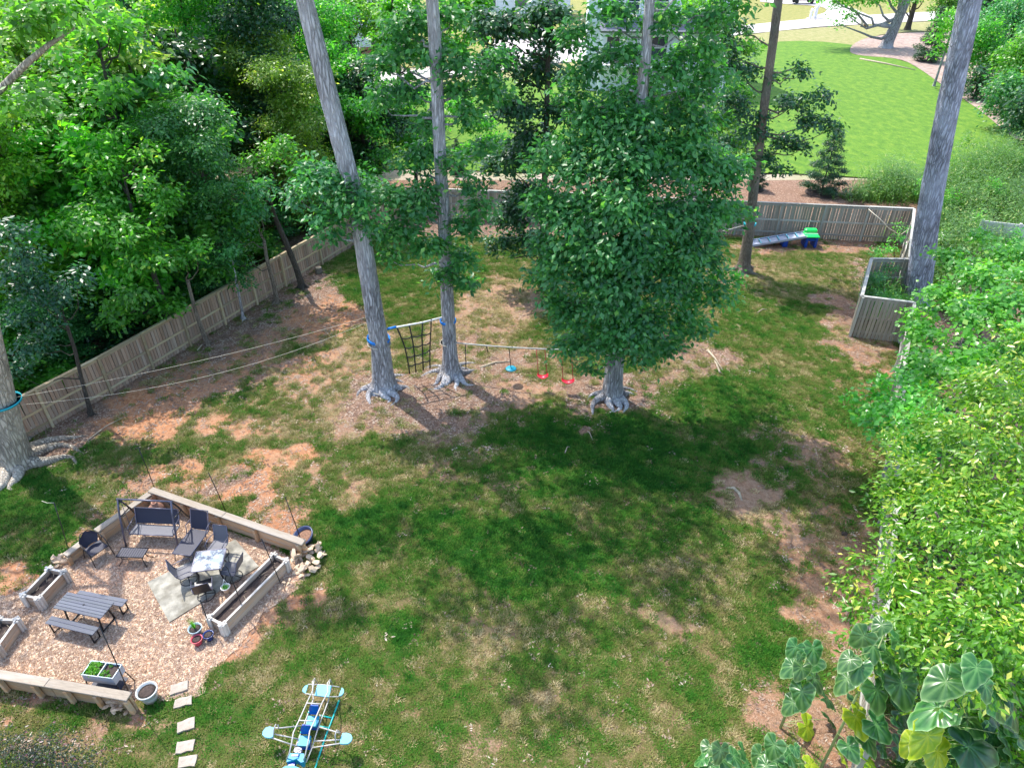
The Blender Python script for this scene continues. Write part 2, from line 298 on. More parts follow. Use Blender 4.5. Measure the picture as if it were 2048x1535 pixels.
PAINT = [ (500,740,250,60,(.35,.7,.75,.3),.85),(640,640,110,60,(.3,.7,.8,.2),.8),(300,820,200,50,(.35,.7,.8,.3),.8),(560,830,130,50,(.5,.75,.5,.2),.7),(1640,1130,90,170,(.4,.7,.45,.3),.75),(1620,1400,140,110,(.35,.7,.4,.35),.7), # px, py, rx, ry, (grass, dry, clay, mulch), alpha
 (780,600,120,110,(.85,.5,0,0),.9),(760,530,60,80,(.9,.45,0,0),.8),(980,500,100,50,(.85,.5,.1,0),.9),(1010,600,90,60,(.4,.95,.1,.25),.9),
 (950,660,120,40,(.45,.95,.1,.35),.8),(700,700,90,60,(.45,.95,.2,.2),.8),(640,800,90,60,(.45,.9,.2,.2),.7),
 (60,900,110,55,(.05,.6,.1,1),1),(150,850,90,45,(.05,.6,.1,1),1),(260,780,90,42,(.1,.6,.1,1),1),(360,720,90,40,(.1,.6,.1,1),1),(450,690,95,42,(.12,.6,.1,1),1),(550,630,80,48,(.12,.6,.2,.95),1),(630,585,70,45,(.15,.6,.3,.8),.9),(300,740,60,28,(.0,.6,.8,.5),.7),
 (340,835,150,52,(.1,.7,1,.1),.95),(430,765,170,52,(.12,.7,.9,.35),.92),(540,715,120,36,(.15,.7,.85,.3),.85),(640,640,100,42,(.12,.7,.9,.25),.9),(560,690,80,25,(.3,.8,.5,.4),.7),(520,760,90,35,(.4,.8,.4,.5),.7),
 (600,705,60,16,(.9,.45,0,0),.7),(700,570,50,22,(.9,.4,0,0),.7),(480,800,70,28,(.75,.5,.2,0),.7),(590,790,60,30,(.7,.6,.1,.1),.6),
 (400,870,90,35,(.85,.6,.2,0),.85),(320,900,90,30,(.75,.55,.4,0),.8),(150,960,150,45,(.85,.5,.15,.1),.9),(70,1020,120,60,(.95,.3,0,0),.9),(230,960,90,35,(.7,.65,.45,0),.8),(60,1090,110,40,(.9,.4,0,0),.8),
 (480,900,80,50,(.8,.75,.1,0),.8),(620,900,70,50,(.7,.75,.1,.1),.8),(600,970,60,30,(.5,.8,.35,.1),.7),(370,940,130,32,(.35,.75,.95,.1),.85),(500,985,120,48,(.1,.7,1,.35),.95),(420,980,60,35,(.1,.6,.5,.9),.8),(560,935,55,35,(.2,.85,.9,.0),.9),(330,990,60,20,(.1,.6,.5,.7),.7),
 (560,1040,60,55,(.1,.6,.9,.5),.9),(250,1010,60,30,(.2,.6,.6,.5),.7),(150,1090,60,25,(.3,.7,.4,.5),.7),(40,1150,80,30,(.1,.7,.95,.1),.95),(20,1210,60,50,(.05,.7,.6,.6),.9),
 (760,800,110,50,(.12,.9,.05,.95),.95),(850,800,120,60,(.08,.8,.05,1),1),(930,760,110,50,(.08,.8,.05,.95),1),(930,700,80,40,(.2,.9,.1,.7),.85),(830,860,120,28,(.25,.85,.1,.7),.8),(1010,720,90,35,(.3,.8,.1,.6),.8),(700,850,70,40,(.35,.95,.1,.4),.7),
 (1030,787,55,18,(.02,.8,.1,.0),.95),(1140,790,45,20,(.02,.8,.0,.0),.95),(1090,770,60,25,(.25,.8,.1,.3),.7),(1230,790,100,42,(.05,.6,.1,1),1),(1200,840,60,25,(.1,.6,.1,.9),.7),(1330,770,80,50,(.3,.6,.1,.7),.8),(1400,710,60,55,(.25,.85,.1,.7),.8),(1440,740,30,30,(.15,.85,.1,.7),.6),
 (950,880,90,30,(.35,.7,.1,.5),.8),(1080,845,60,25,(.5,.5,0,.3),.6),
 (1480,555,75,24,(.1,.85,.1,.9),.95),(1470,520,60,35,(.5,.9,.1,.2),.7),(1600,540,140,45,(.75,.72,0,.05),.9),(1560,500,160,25,(.8,.65,.05,0),.9),(1700,570,60,40,(.65,.7,.1,.1),.8),(1540,600,40,15,(.25,.95,.1,.1),.6),
 (1690,625,55,45,(.12,.8,.4,.6),.9),(1730,690,80,22,(.1,.8,.5,.6),.9),(1740,740,50,40,(.3,.8,.5,.3),.7),(1800,560,80,60,(.3,.5,.2,.7),.8),(1640,492,180,12,(.1,.7,.6,.5),.9),(1750,480,120,14,(.1,.7,.5,.5),.9),
 (1560,640,100,40,(.9,.35,0,0),.8),(1500,660,80,60,(.85,.5,0,0),.7),(1480,820,160,70,(.95,.3,0,0),.8),(1620,760,100,60,(.85,.55,0,0),.8),(1700,800,50,50,(.7,.6,.1,.1),.7),(1560,730,50,30,(.6,.8,0,.1),.5),
 (1460,990,68,34,(.0,.8,.05,.0),1),(1530,1040,40,28,(.3,.8,.1,.1),.8),(1600,890,90,38,(.35,.7,.15,.45),.8),(1560,950,50,30,(.4,.6,.1,.4),.6),(1680,950,60,50,(.5,.7,.15,.2),.7),(1600,1010,90,40,(.75,.6,.05,0),.6),
 (1640,1110,50,80,(.15,.75,.35,.45),.9),(1610,1180,55,60,(.2,.8,.35,.35),.8),(1660,1040,60,40,(.5,.6,.15,.25),.6),(1720,1100,60,90,(.3,.7,.3,.45),.7),(1600,1240,45,25,(.1,.9,.35,.2),.8),(1700,1250,80,60,(.35,.7,.2,.4),.7),
 (1530,1280,80,45,(.9,.3,0,0),.7),(1610,1420,130,80,(.2,.7,.3,.5),.9),(1700,1480,150,70,(.2,.7,.3,.5),.8),(1650,1340,70,30,(.35,.7,.2,.4),.7),(1560,1350,50,20,(.4,.8,.2,.2),.7),
 (1250,930,220,60,(1,.12,0,0),.9),(1150,870,160,40,(1,.12,0,0),.8),(1400,900,120,50,(.95,.2,0,0),.8),(1000,950,120,40,(.9,.3,0,0),.7),(1350,1060,150,50,(.9,.4,0,0),.7),
 (960,1070,200,50,(1,.05,0,0),.95),(1080,1120,150,45,(1,.12,0,0),.9),(720,1040,80,50,(1,.08,0,0),.9),(690,1110,60,70,(.95,.3,0,0),.8),(760,1260,90,50,(1,.08,0,0),.85),(850,1190,70,40,(.9,.45,0,0),.6),(1200,1190,80,40,(.95,.3,0,0),.7),
 (700,985,45,16,(.3,.8,.4,.1),.6),(850,960,60,30,(.5,.7,.1,.2),.6),(890,1000,50,30,(.55,.75,.1,.1),.6),(1000,985,60,12,(.4,.7,.1,.2),.5),(800,1080,50,12,(.4,.7,.2,.1),.6),
 (1000,1250,200,60,(.85,.72,0,.1),.85),(1130,1330,220,70,(.88,.62,0,.1),.8),(900,1380,160,80,(.9,.5,0,0),.7),(640,1290,70,60,(.85,.55,0,0),.6),(720,1400,80,60,(.85,.6,0,0),.6),(1350,1160,90,45,(.8,.65,.05,.05),.6),(1440,1120,100,60,(.7,.65,.1,.2),.7),
 (1320,1260,45,55,(.45,1,.05,.0),.8),(1240,1450,150,60,(.8,.72,.05,.1),.7),(1360,1480,70,60,(.85,.55,0,0),.6),(1000,1490,90,40,(.6,.85,.1,.1),.6),(700,1480,60,35,(.4,.85,.2,.15),.7),(900,1500,60,30,(.9,.6,0,0),.6),(1420,1380,70,60,(.9,.45,0,0),.7),
 (610,1190,50,26,(.1,.7,.9,.1),.9),(540,1245,50,30,(.2,.7,.8,.1),.8),(480,1300,50,40,(.15,.7,.75,.4),.9),(420,1370,50,35,(.2,.7,.8,.3),.9),(330,1420,80,26,(.15,.6,.75,.5),.9),(190,1408,160,20,(.1,.6,.6,.7),.95),(60,1400,120,20,(.3,.6,.5,.4),.9),
 (200,1470,130,28,(.9,.45,0,0),.8),(60,1450,80,25,(.85,.4,.1,0),.8),(300,1510,60,25,(.6,.6,.3,.2),.6),(430,1460,50,60,(.85,.4,0,0),.7),(130,1520,110,30,(.3,.6,.3,.6),.8),
]
rng = np.random.default_rng(7)
def vnoise(X, Y, s, seed):
    r = np.random.default_rng(seed); T = r.random((64, 64)); x = X / s + 100; y = Y / s + 100
    xi = np.floor(x).astype(int); yi = np.floor(y).astype(int); fx = x - xi; fy = y - yi; fx = fx * fx * (3 - 2 * fx); fy = fy * fy * (3 - 2 * fy)
    g = lambda a, b: T[a % 64, b % 64]
    return (g(xi, yi) * (1 - fx) + g(xi + 1, yi) * fx) * (1 - fy) + (g(xi, yi + 1) * (1 - fx) + g(xi + 1, yi + 1) * fx) * fy
FL = [(20,805,1.75),(193,716,1.8),(359,624,1.8),(558,511,1.8),(700,432,1.85),(815,376,1.9)]       # left fence, top line
FLW = [G(*p) for p in FL]; FLW[0] = FLW[0] + (FLW[0] - FLW[1]) * 1.2
def fence_x(Y):
    pts = [(p.y, p.x) for p in FLW]; ys = [p[0] for p in pts]; xs = [p[1] for p in pts]; return np.interp(Y, ys, xs)
def cover(X, Y):
    v = [np.full(X.shape, q) for q in (.86, .57, .03, .03)]
    wx = X + (vnoise(X, Y, 1.1, 1) - .5) * 1.7 + (vnoise(X, Y, .4, 3) - .5) * .7; wy = Y + (vnoise(X, Y, 1.3, 2) - .5) * 2.0 + (vnoise(X, Y, .45, 4) - .5) * .8
    for px, py, rx, ry, tgt, al in PAINT:
        c = G(px, py); a = Sz(rx, px, py) * 1.1; b = abs(G(px, py - ry).y - G(px, py + ry).y) / 2 * 1.1
        d = ((wx - c.x) / a) ** 2 + ((wy - c.y) / b) ** 2
        k = al * np.clip(1.35 - d, 0, 1); k = k * k * (3 - 2 * k)
        for i in range(4): v[i] = v[i] * (1 - k) + tgt[i] * k
    n = vnoise(X, Y, .8, 5) * .6 + vnoise(X, Y, .35, 6) * .4
    v[1] = np.clip(v[1] * .92 + .06 + (n - .5) * .62, 0, 1); v[0] = np.clip(v[0] + (vnoise(X, Y, .6, 8) - .55) * .55, 0, 1)
    out = 1 - np.clip((X - fence_x(Y) + .2) / .4, 0, 1)                      # woods floor left of the fence
    out = np.maximum(out, np.clip((Y - 39.6) / .6, 0, 1))
    out = np.maximum(out, np.clip((X - 15.5 - (Y - 12) * .18) / .8, 0, 1) * (Y < 32))
    v[0] = v[0] * (1 - out); v[3] = v[3] * (1 - out) + .75 * out; v[2] = v[2] * (1 - out) + .25 * out
    return v
PATIO = [(128,1110),(215,1052),(302,1002),(450,1060),(600,1118),(612,1150),(590,1185),(520,1235),(470,1300),(420,1345),(395,1395),(262,1402),(120,1376),(-60,1352),(-140,1300),(-120,1215),(20,1190),(90,1150)]
PATW = [G(*p) for p in PATIO]
def inpoly(X, Y, poly):
    c = np.zeros(X.shape, bool); j = len(poly) - 1
    for i in range(len(poly)):
        xi, yi, xj, yj = poly[i].x, poly[i].y, poly[j].x, poly[j].y
        c ^= ((yi > Y) != (yj > Y)) & (X < (xj - xi) * (Y - yi) / ((yj - yi) or 1e-9) + xi); j = i
    return c
def relief(X, Y): return (vnoise(X, Y, 2.1, 11) - .5) * .05 + (vnoise(X, Y, .5, 12) - .5) * .025
def bare_mound(X, Y):
    c = G(1460, 990); return .06 * np.exp(-(((X - c.x) / .8) ** 2 + ((Y - c.y) / .7) ** 2))
def make_ground():
    st = .15; xs = np.arange(-32, 32.01, st); ys = np.arange(3, 50, st); X, Y = np.meshgrid(xs, ys)
    ins = inpoly(X, Y, PATW); Z = relief(X, Y) + bare_mound(X, Y) + .03; Z[ins] = 0.0
    nx, ny = len(xs), len(ys); co = np.stack([X, Y, Z], -1).reshape(-1, 3)
    i = np.arange(ny - 1)[:, None] * nx + np.arange(nx - 1)[None]; q = np.stack([i, i + 1, i + nx + 1, i + nx], -1).reshape(-1, 4)
    me = npmesh('ground', co, q); me.polygons.foreach_set('use_smooth', np.ones(len(q), bool))
    for nm, a in zip(CH, cover(X, Y)): t = me.attributes.new(nm, 'FLOAT', 'POINT'); t.data.foreach_set('value', a.reshape(-1).astype('f'))
    tag(link('ground', me, MG), kind='structure')
def npmesh(name, co, faces):
    me = bpy.data.meshes.new(name); k = faces.shape[1]; me.vertices.add(len(co)); me.vertices.foreach_set('co', np.asarray(co, 'f').ravel())
    me.loops.add(faces.size); me.loops.foreach_set('vertex_index', faces.astype('i').ravel()); me.polygons.add(len(faces))
    me.polygons.foreach_set('loop_start', np.arange(0, faces.size, k, dtype='i')); me.update(calc_edges=True); return me
make_ground()
def flat(name, poly, z, mat):
    n = len(poly); me = bpy.data.meshes.new(name); me.from_pydata([(p[0], p[1], z) for p in poly], [], [tuple(range(n))]); me.update()
    if me.polygons[0].normal.z < 0: me.flip_normals()
    return tag(link(name, me, mat), kind='structure')
def smooth_poly(pts, k=4, jit=0.0, seed=3):
    r = np.random.default_rng(seed); out = []; n = len(pts)
    for i in range(n):
        a, b, c, d = [Vector(pts[(i + q) % n]) for q in (-1, 0, 1, 2)]
        for t in range(k):
            u = t / k; p = .5 * ((2 * b) + (c - a) * u + (2 * a - 5 * b + 4 * c - d) * u * u + (3 * b - a - 3 * c + d) * u ** 3)
            out.append(p + Vector((r.normal() * jit, r.normal() * jit, 0)))
    return out
def far_ground():
    m, n, b = M_('pale_mulch_ground'); v = coords(n, 'Object')
    k = ramp(n, noise(n, 5, 7, .75, v), [(.3, (.22, .16, .13)), (.7, (.50, .41, .34))])
    k = mixc(n, ramp(n, noise(n, .12, 4, .6, v), [(.45, (0, 0, 0)), (.62, (.8, .8, .8))]), k, c4((.2, .22, .08)))
    n.links.new(k, b.inputs['Base Color']); b.inputs['Roughness'].default_value = 1; return m
flat('terrain', [(-500, -60), (500, -60), (500, 900), (-500, 900)], -.06, far_ground())
def gravelmat():
    m, n, b = M_('pink_gravel'); v = coords(n, 'Object')
    vo = node(n, 'ShaderNodeTexVoronoi', Scale=24.0); n.links.new(v, vo.inputs['Vector']); g = noise(n, 30, 4, .7, v)
    k = ramp(n, vo.outputs['Color'], [(.2, (.25, .145, .09)), (.5, (.47, .32, .21)), (.8, (.68, .53, .39))])
    k = mixc(n, .7, k, ramp(n, g, [(.32, (.45, .4, .38)), (.55, (1.1, 1.1, 1.1))]), 'MULTIPLY')
    k = mixc(n, ramp(n, noise(n, .45, 5, .65, v), [(.5, (0, 0, 0)), (.68, (.75, .75, .75))]), k, c4((.52, .26, .15)))
    k = mixc(n, ramp(n, noise(n, 1.6, 6, .7, v), [(.6, (0, 0, 0)), (.72, (.6, .6, .6))]), k, c4((.24, .17, .13)))
    n.links.new(k, b.inputs['Base Color']); b.inputs['Roughness'].default_value = .95; bump(n, b, vo.outputs['Distance'], .7, .02); return m
MGR = gravelmat()
flat('patio_gravel', smooth_poly(PATW, 5, .05), .032, MGR)
# neighbour's land beyond the fence
def lawnmat(name, a, b_, c):
    m, n, b = M_(name); v = coords(n, 'Object', (1, .6, 1))
    k = ramp(n, noise(n, 1.6, 7, .7, v), [(.3, a), (.5, b_), (.72, c)]); k = mixc(n, .6, k, ramp(n, noise(n, 9, 5, .8, v), [(.3, (.6, .6, .6)), (.7, (1.3, 1.3, 1.2))]), 'MULTIPLY')
    n.links.new(k, b.inputs['Base Color']); b.inputs['Roughness'].default_value = 1; bump(n, b, noise(n, 7, 6, .8, v), .6, .05); return m
LAWN = [(560,350),(800,338),(1050,345),(1320,345),(1560,347),(1650,352),(1760,358),(1900,365),(2100,372),(2230,420),(2300,380),(2120,320),(2048,292),(1960,222),(1900,182),(1830,133),(1790,118),(1725,112),(1700,104),(1715,92),(1600,82),(1480,92),(1400,98),(1180,135),(980,160),(800,175),(640,190)]
flat('neighbour_lawn', smooth_poly([G(*p) for p in LAWN], 3, .12), .03, lawnmat('bright_lawn', (.045, .13, .005), (.085, .19, .008), (.16, .255, .018)))
flat('dry_verge', smooth_poly([G(*p) for p in [(1400,98),(1480,92),(1600,82),(1715,92),(1760,70),(1900,62),(2300,60),(2300,42),(1900,42),(1640,56),(1480,72),(1180,120),(980,146),(800,168),(640,178),(620,195),(800,180),(980,166),(1180,141)]], 3), .022, lawnmat('straw_lawn', (.17, .18, .05), (.25, .24, .09), (.34, .29, .15)))
flat('far_verge', [G(-700, 150), G(640, 150), G(980, 122), G(1200, 80), G(1480, 56), G(1640, 40), G(2900, 20), G(2900, -120), G(-700, -120)], .01, lawnmat('far_lawn', (.13, .16, .03), (.23, .22, .055), (.3, .26, .10)))
mc = plain('pale_concrete_road', (.46, .42, .40), .9, .07, 1.5, bmp=.1)
flat('road', [G(-700, 190), G(640, 170), G(820, 160), G(980, 143), G(1180, 118), G(1480, 70), G(1640, 54), G(1900, 40), G(2900, 30), G(2900, 14), G(1900, 22), G(1640, 36), G(1480, 52), G(1180, 92), G(980, 120), G(820, 142), G(640, 152), G(-700, 160)], .045, mc)
flat('driveway', smooth_poly([G(*p) for p in [(975,128),(985,95),(1000,74),(1080,70),(1150,72),(1185,84),(1180,118),(1080,128)]], 3), .06, mc)
flat('driveway', smooth_poly([G(*p) for p in [(1610,40),(1650,26),(1640,14),(1560,8),(1520,2),(1640,-6),(1680,8),(1725,26),(1730,36)]], 3), .075, mc)
flat('mulch_bed', smooth_poly([G(*p) for p in [(1700,104),(1712,86),(1760,72),(1900,64),(2300,62),(2500,300),(2200,372),(2048,292),(1960,222),(1900,182),(1830,133),(1790,118),(1725,112)]], 3), .05, plain('brown_pink_mulch', (.33, .24, .2), 1, .4, 3, dirt=(.16, .11, .1), bmp=.5))

# ------------------------------------------------------------------ foliage engine
def leaves(name, cl, per, L, spread, seed, flatz=.75, droop=.25, wid=.55, up=.9, star=False):
    r = np.random.default_rng(seed); c = np.repeat(cl[:, :3], per, 0); o = np.repeat(cl[:, 3:6], per, 0); t = np.repeat(cl[:, 6], per)
    N = len(c); off = r.normal(size=(N, 3)) * spread * (cl[0, 7] if cl.shape[1] > 7 else 1); off[:, 2] *= flatz
    pos = c + off; nrm = np.array([0, 0, up]) + o * .5 + r.normal(size=(N, 3)) * .6; nrm /= np.linalg.norm(nrm, axis=1)[:, None]
    d = off / (np.linalg.norm(off, axis=1)[:, None] + 1e-6) + o * .5 + r.normal(size=(N, 3)) * .5 + np.array([0, 0, -droop])
    a = d - nrm * (d * nrm).sum(1)[:, None]; a /= np.linalg.norm(a, axis=1)[:, None] + 1e-9; b = np.cross(nrm, a)
    l = (L * r.uniform(.6, 1.25, N))[:, None]; base = pos - a * l * .5; tip = pos + a * l * .5 - nrm * l * .22
    mid = pos - a * l * .03 + nrm * l * .06; s1 = mid + b * l * wid * .5 - nrm * l * .1; s2 = mid - b * l * wid * .5 - nrm * l * .1
    co = np.stack([base, s1, tip, s2], 1).reshape(-1, 3); i = np.arange(N)[:, None] * 4
    fa = np.concatenate([i + np.array([[0, 1, 2]]), i + np.array([[0, 2, 3]])], 1).reshape(-1, 3)
    me = npmesh(name, co, fa); tt = np.clip(t * .7 - .05 + r.uniform(0, .5, N) * .75 + (r.random(N) < .04) * .5, 0, 1)
    at = me.attributes.new('tint', 'FLOAT', 'POINT'); at.data.foreach_set('value', np.repeat(tt, 4).astype('f')); return me
def clusters(blobs, dens, seed, shell=.55):          # blobs: (centre, r, squash)
    r = np.random.default_rng(seed); out = []
    for c, rad, sq in blobs:
        n = max(3, int(dens * rad * rad)); d = r.normal(size=(n, 3)); d /= np.linalg.norm(d, axis=1)[:, None]
        d[:, 2] = np.where(d[:, 2] < -.3, -d[:, 2] * .6, d[:, 2]); q = rad * (shell + (1 - shell) * r.random(n)) * r.uniform(.8, 1.12, n)
        p = d * q[:, None]; p[:, 2] *= sq; out.append(np.concatenate([p + np.array(c), d, r.random((n, 1))], 1))
    return np.concatenate(out)
def trunk_mesh(pts, rad, seed=0, n=20, flare=1.6, flh=.9, step=.3, lob=5):
    pts = [Vector(p) for p in pts]; r = np.random.default_rng(seed); ph = r.random(4) * 6
    seg = [(pts[i + 1] - pts[i]).length for i in range(len(pts) - 1)]; tot = sum(seg); m = max(4, int(tot / step)); mb = MB(); vs = []
    for k in range(m + 1):
        s = tot * k / m; q = s; i = 0
        while i < len(seg) - 1 and q > seg[i]: q -= seg[i]; i += 1
        u = q / seg[i]; p = pts[i].lerp(pts[i + 1], u); R0 = rad[i] * (1 - u) + rad[i + 1] * u
        fl = (flare - 1) * math.exp(-s / flh * 2.2)
        for j in range(n):
            a = 2 * math.pi * j / n; l = 1 + fl * (1 + .55 * math.sin(lob * a + ph[0])) + .035 * math.sin(3 * a + ph[1] + s * .5) + .03 * math.sin(7 * a + s * 1.3 + ph[2]) + r.normal() * .012
            vs.append(p + Vector((math.cos(a), math.sin(a), 0)) * R0 * l)
    fs = [(k * n + j, k * n + (j + 1) % n, k * n + n + (j + 1) % n, k * n + n + j) for k in range(m) for j in range(n)]; fs.append(tuple(range(m * n, m * n + n)))
    mb.add(vs, fs, True); return mb
def roots(mb, c, r0, n, ln, seed):
    r = np.random.default_rng(seed); c = Vector(c)
    for k in range(n):
        a = 2 * math.pi * (k + r.uniform(-.3, .3)) / n; L = ln * r.uniform(.6, 1.2); pts = []
        for i in range(7):
            t = i / 6; aa = a + .5 * math.sin(t * 3 + k) * t; pts.append(c + Vector((math.cos(aa), math.sin(aa), 0)) * (r0 * .7 + L * t) + Vector((0, 0, .22 * (1 - t) ** 2 + .0)))
        mb.tube(pts, [r0 * .34 * (1 - i / 7.5) for i in range(7)], 7)
def limb(mb, a, b, r0, seed, sag=.1):
    r = np.random.default_rng(seed); a, b = Vector(a), Vector(b); L = (b - a).length; n = 5; pts = []
    for i in range(n + 1):
        t = i / n; p = a.lerp(b, t); j = L * .06 * (4 * t * (1 - t)); pts.append(p + Vector((r.normal() * j, r.normal() * j, r.normal() * j - L * sag * 4 * t * (1 - t))))
    mb.tube(pts, [r0 * (1 - .75 * i / n) for i in range(n + 1)], 6); return pts
LF = {}
def rel(blobs, base): return [((Vector(c) - base), r, s) for c, r, s in blobs]
def yard_tree(name, label, base_px, pts_px, wpx, mat, leafmat, low=(), high=(), dens=30, per=26, leaf=.24, spread=.22, flare=1.8, nroot=7, rl=.8, seed=1, top=None, limbs=True, group=None, dY=0, hleaf=None):
    base = G(*base_px); Y = base.y
    pts = [base - Vector((0, 0, .1))] + [P(x, y, Y) for x, y in pts_px]; rad = [w_ * cz(p) / F / 2 for w_, p in zip(wpx, pts)]
    if top: pts.append(pts[-1] + Vector(top)); rad.append(rad[-1] * .6)
    root = E(name, base, 0, label, 'tree', group)
    mb = trunk_mesh([p - base for p in pts], rad, seed, 24, flare, .8)
    roots(mb, (0, 0, 0), rad[0] * 1.3, nroot, rl, seed)
    def axis(z):
        for a, b in zip(pts, pts[1:]):
            if a.z <= z <= b.z: return a.lerp(b, (z - a.z) / max(b.z - a.z, 1e-6))
        return pts[-1]
    bl = []
    for x, y, r, *o in low:
        c = P(x, y, Y + (o[0] if o else 0)); bl.append((c, r * cz(c) / F, o[1] if len(o) > 1 else .8))
    hb = [(Vector(c), r, s) for c, r, s in high]
    if limbs:
        for k, (c, r, s) in enumerate(bl + hb[::2]):
            a = axis(max(.8, c.z - r * .6)) ; limb(mb, a - base, c - base, min(.09, rad[-1] * .45), seed + k)
    mb.build('trunk', mat, root)
    if bl:
        me = leaves('crown', clusters(rel(bl, base), dens, seed), per, leaf, spread, seed); link('crown', me, leafmat, root)
    if hb:
        hc = clusters(rel(hb, base), 5, seed + 5, .45); me = leaves('crown', hc, 22, .32, .42, seed + 9); link('crown', me, hleaf or leafmat, root)
    return root
def high_crown(c, R_, z0, z1, n, seed, rb=1.7):
    r = np.random.default_rng(seed); out = []
    for k in range(n):
        a = k * 2.4 + r.random(); q = R_ * math.sqrt((k + .5) / n) * r.uniform(.8, 1.15); z = z0 + (z1 - z0) * r.random()
        out.append((Vector((c[0] + q * math.cos(a), c[1] + q * math.sin(a), z)), rb * r.uniform(.7, 1.2), .65))
    return out

# ------------------------------------------------------------------ yard trees
gA, gB, gC, gD, gE = G(768, 775), G(903, 750), G(1225, 792), G(1487, 540), G(1830, 600)
yard_tree('oak_tree', 'pale-barked oak leaning left, blue-strapped at the left end of the cargo net', (768, 778),
    [(762, 700), (745, 600), (728, 500), (703, 370), (662, 210), (628, 70), (608, -10)], [44, 38, 36, 35, 36, 37, 36, 35], MAT['barkA'], MAT['lf_oak'],
    low=[(640,365,52),(600,400,36),(700,400,44,-.6),(650,440,44,-.5),(690,350,34,.4),(735,430,30,-.8),(620,345,34,.5),(742,455,24,-.6),(660,475,26,-.6)],
    high=high_crown((gA.x - 1.2, gA.y), 5.5, 15, 22, 13, 4), top=(-1.2, 0, 7), seed=11, flare=1.45, nroot=8, dens=30)
yard_tree('oak_tree', 'straight grey-trunked tree with a blue strap and exposed roots, right end of the cargo net', (903, 752),
    [(900, 700), (895, 600), (888, 450), (882, 350), (875, 200), (869, 60), (864, -10)], [33, 28, 26, 26, 25, 25, 25, 25], MAT['barkA'], MAT['lf_oak'],
    low=[(860,110,42,.5),(920,130,46),(830,180,40,.8),(960,170,38,.4),(800,60,42,.8),(900,40,40,1),(850,250,36,.6),(940,230,30,.2),(820,330,34,.4),(780,400,44,-.4),(830,430,48,-.5),(800,480,50,-.6),(860,500,40,-.6),(930,460,40,-.4),(960,420,34),(950,370,30,.2),(890,560,36,-.4),(930,570,26,-.3),(850,390,36,-.4),(990,120,30,.5),(760,130,34,1),(910,330,26,-.5),(780,520,24,-.5),(930,520,30,-.4),(840,60,40,.9),(790,120,40,.8),(900,190,40,.4),(860,310,36,.3),(990,200,36,.6),(760,200,36,.9),(720,380,40,.3),(970,300,30,.3)],
    high=high_crown((gB.x + 2, gB.y + 1), 5.5, 15, 22, 12, 5), top=(.2, 0, 7), seed=21, flare=1.65, nroot=11, rl=1.1, dens=34)
yard_tree('oak_tree', 'broad tree with a dense green crown down to the swings, middle of the yard', (1225, 796),
    [(1228, 740), (1240, 600), (1262, 400), (1280, 250), (1291, 110), (1300, -10)], [40, 36, 32, 28, 24, 22, 20], MAT['barkA'], MAT['lf_oak'],
    low=[(1250,300,95,0,.9),(1180,360,80,-.5),(1330,340,85,-.3),(1410,340,62,.2),(1140,440,72,-.8),(1240,450,100,-1.2),(1350,450,80,-.8),(1130,540,62,-1),(1220,570,90,-1.6),(1330,560,82,-1.2),(1400,530,52,-.6),(1160,640,60,-1),(1250,660,78,-1.6),(1340,640,50,-1),(1100,420,50,-.2),(1200,690,48,-1.3),(1290,690,44,-1.2),(1270,210,70,.6),(1190,250,60,.6),(1360,250,60,.6),(1420,420,50,-.2),(1110,600,36,-.8),(1400,590,44,-.5),(1090,490,34,-.6),(1440,375,44,.2),(1470,340,34,.4),(1385,655,34,-.6),(1140,690,34,-.9),(1335,695,30,-.9),(1085,560,30,-.6),(1080,330,34,-.1),(1465,430,30,.2),(1450,560,30,-.2),(1440,600,26,-.3),(1075,400,30,-.4),(1180,740,22,-1),(1270,725,26,-1.2),(1250,520,60,-1.9),(1245,400,60,-1.6),(1265,330,56,-1.1),(1235,610,56,-2),(1290,500,54,-1.8),(1200,500,56,-1.6),(1150,500,50,-1.2),(1360,500,54,-1.3),(1270,250,50,-.7),(1400,480,40,-.8),(1380,300,50,.2),(1120,300,44,.2),
         (1180,150,46,.8),(1240,120,50,.2),(1330,150,50,.2),(1390,110,46,.6),(1150,80,40,.8),(1220,40,48,.5),(1320,50,50,.4),(1420,50,44,.8),(1430,160,40,.6),(1380,200,44,.4),(1140,200,36,.4),(1470,10,36,.5)],
    high=high_crown((gC.x + .5, gC.y + 1), 4.6, 15, 21, 9, 6), top=(.3, 0, 7), seed=31, flare=1.3, nroot=9, rl=.9, dens=34, per=30, leaf=.225, spread=.25)
yard_tree('oak_tree', 'slim brown tree with a teal strap and drooping branches, beside the toddler ramp', (1487, 542),
    [(1500, 450), (1511, 350), (1530, 200), (1548, 70), (1558, -10)], [24, 19, 18, 17, 17, 17], MAT['barkB'], MAT['lf_dark'],
    low=[(1600,150,22,-.3),(1640,200,30,-.4),(1580,215,34,.2),(1620,250,36,-.3),(1660,260,26,-.4),(1570,290,34,0),(1480,150,44,.6),(1440,100,40,.8),(1460,220,44,.6),(1500,270,36,.4),(1520,320,34,.2),(1440,300,36,.6),(1600,300,24,-.2),(1550,160,20,.3),(1470,60,34,1),(1520,240,22,0),(1485,335,30,.3),(1590,135,16,-.3),(1560,340,22,.1)],
    high=high_crown((gD.x, gD.y), 4.2, 15, 20, 12, 7), top=(.3, 0, 6), seed=41, flare=1.5, nroot=6, rl=.6, dens=26, leaf=.22, hleaf=MAT['lf_oak'])
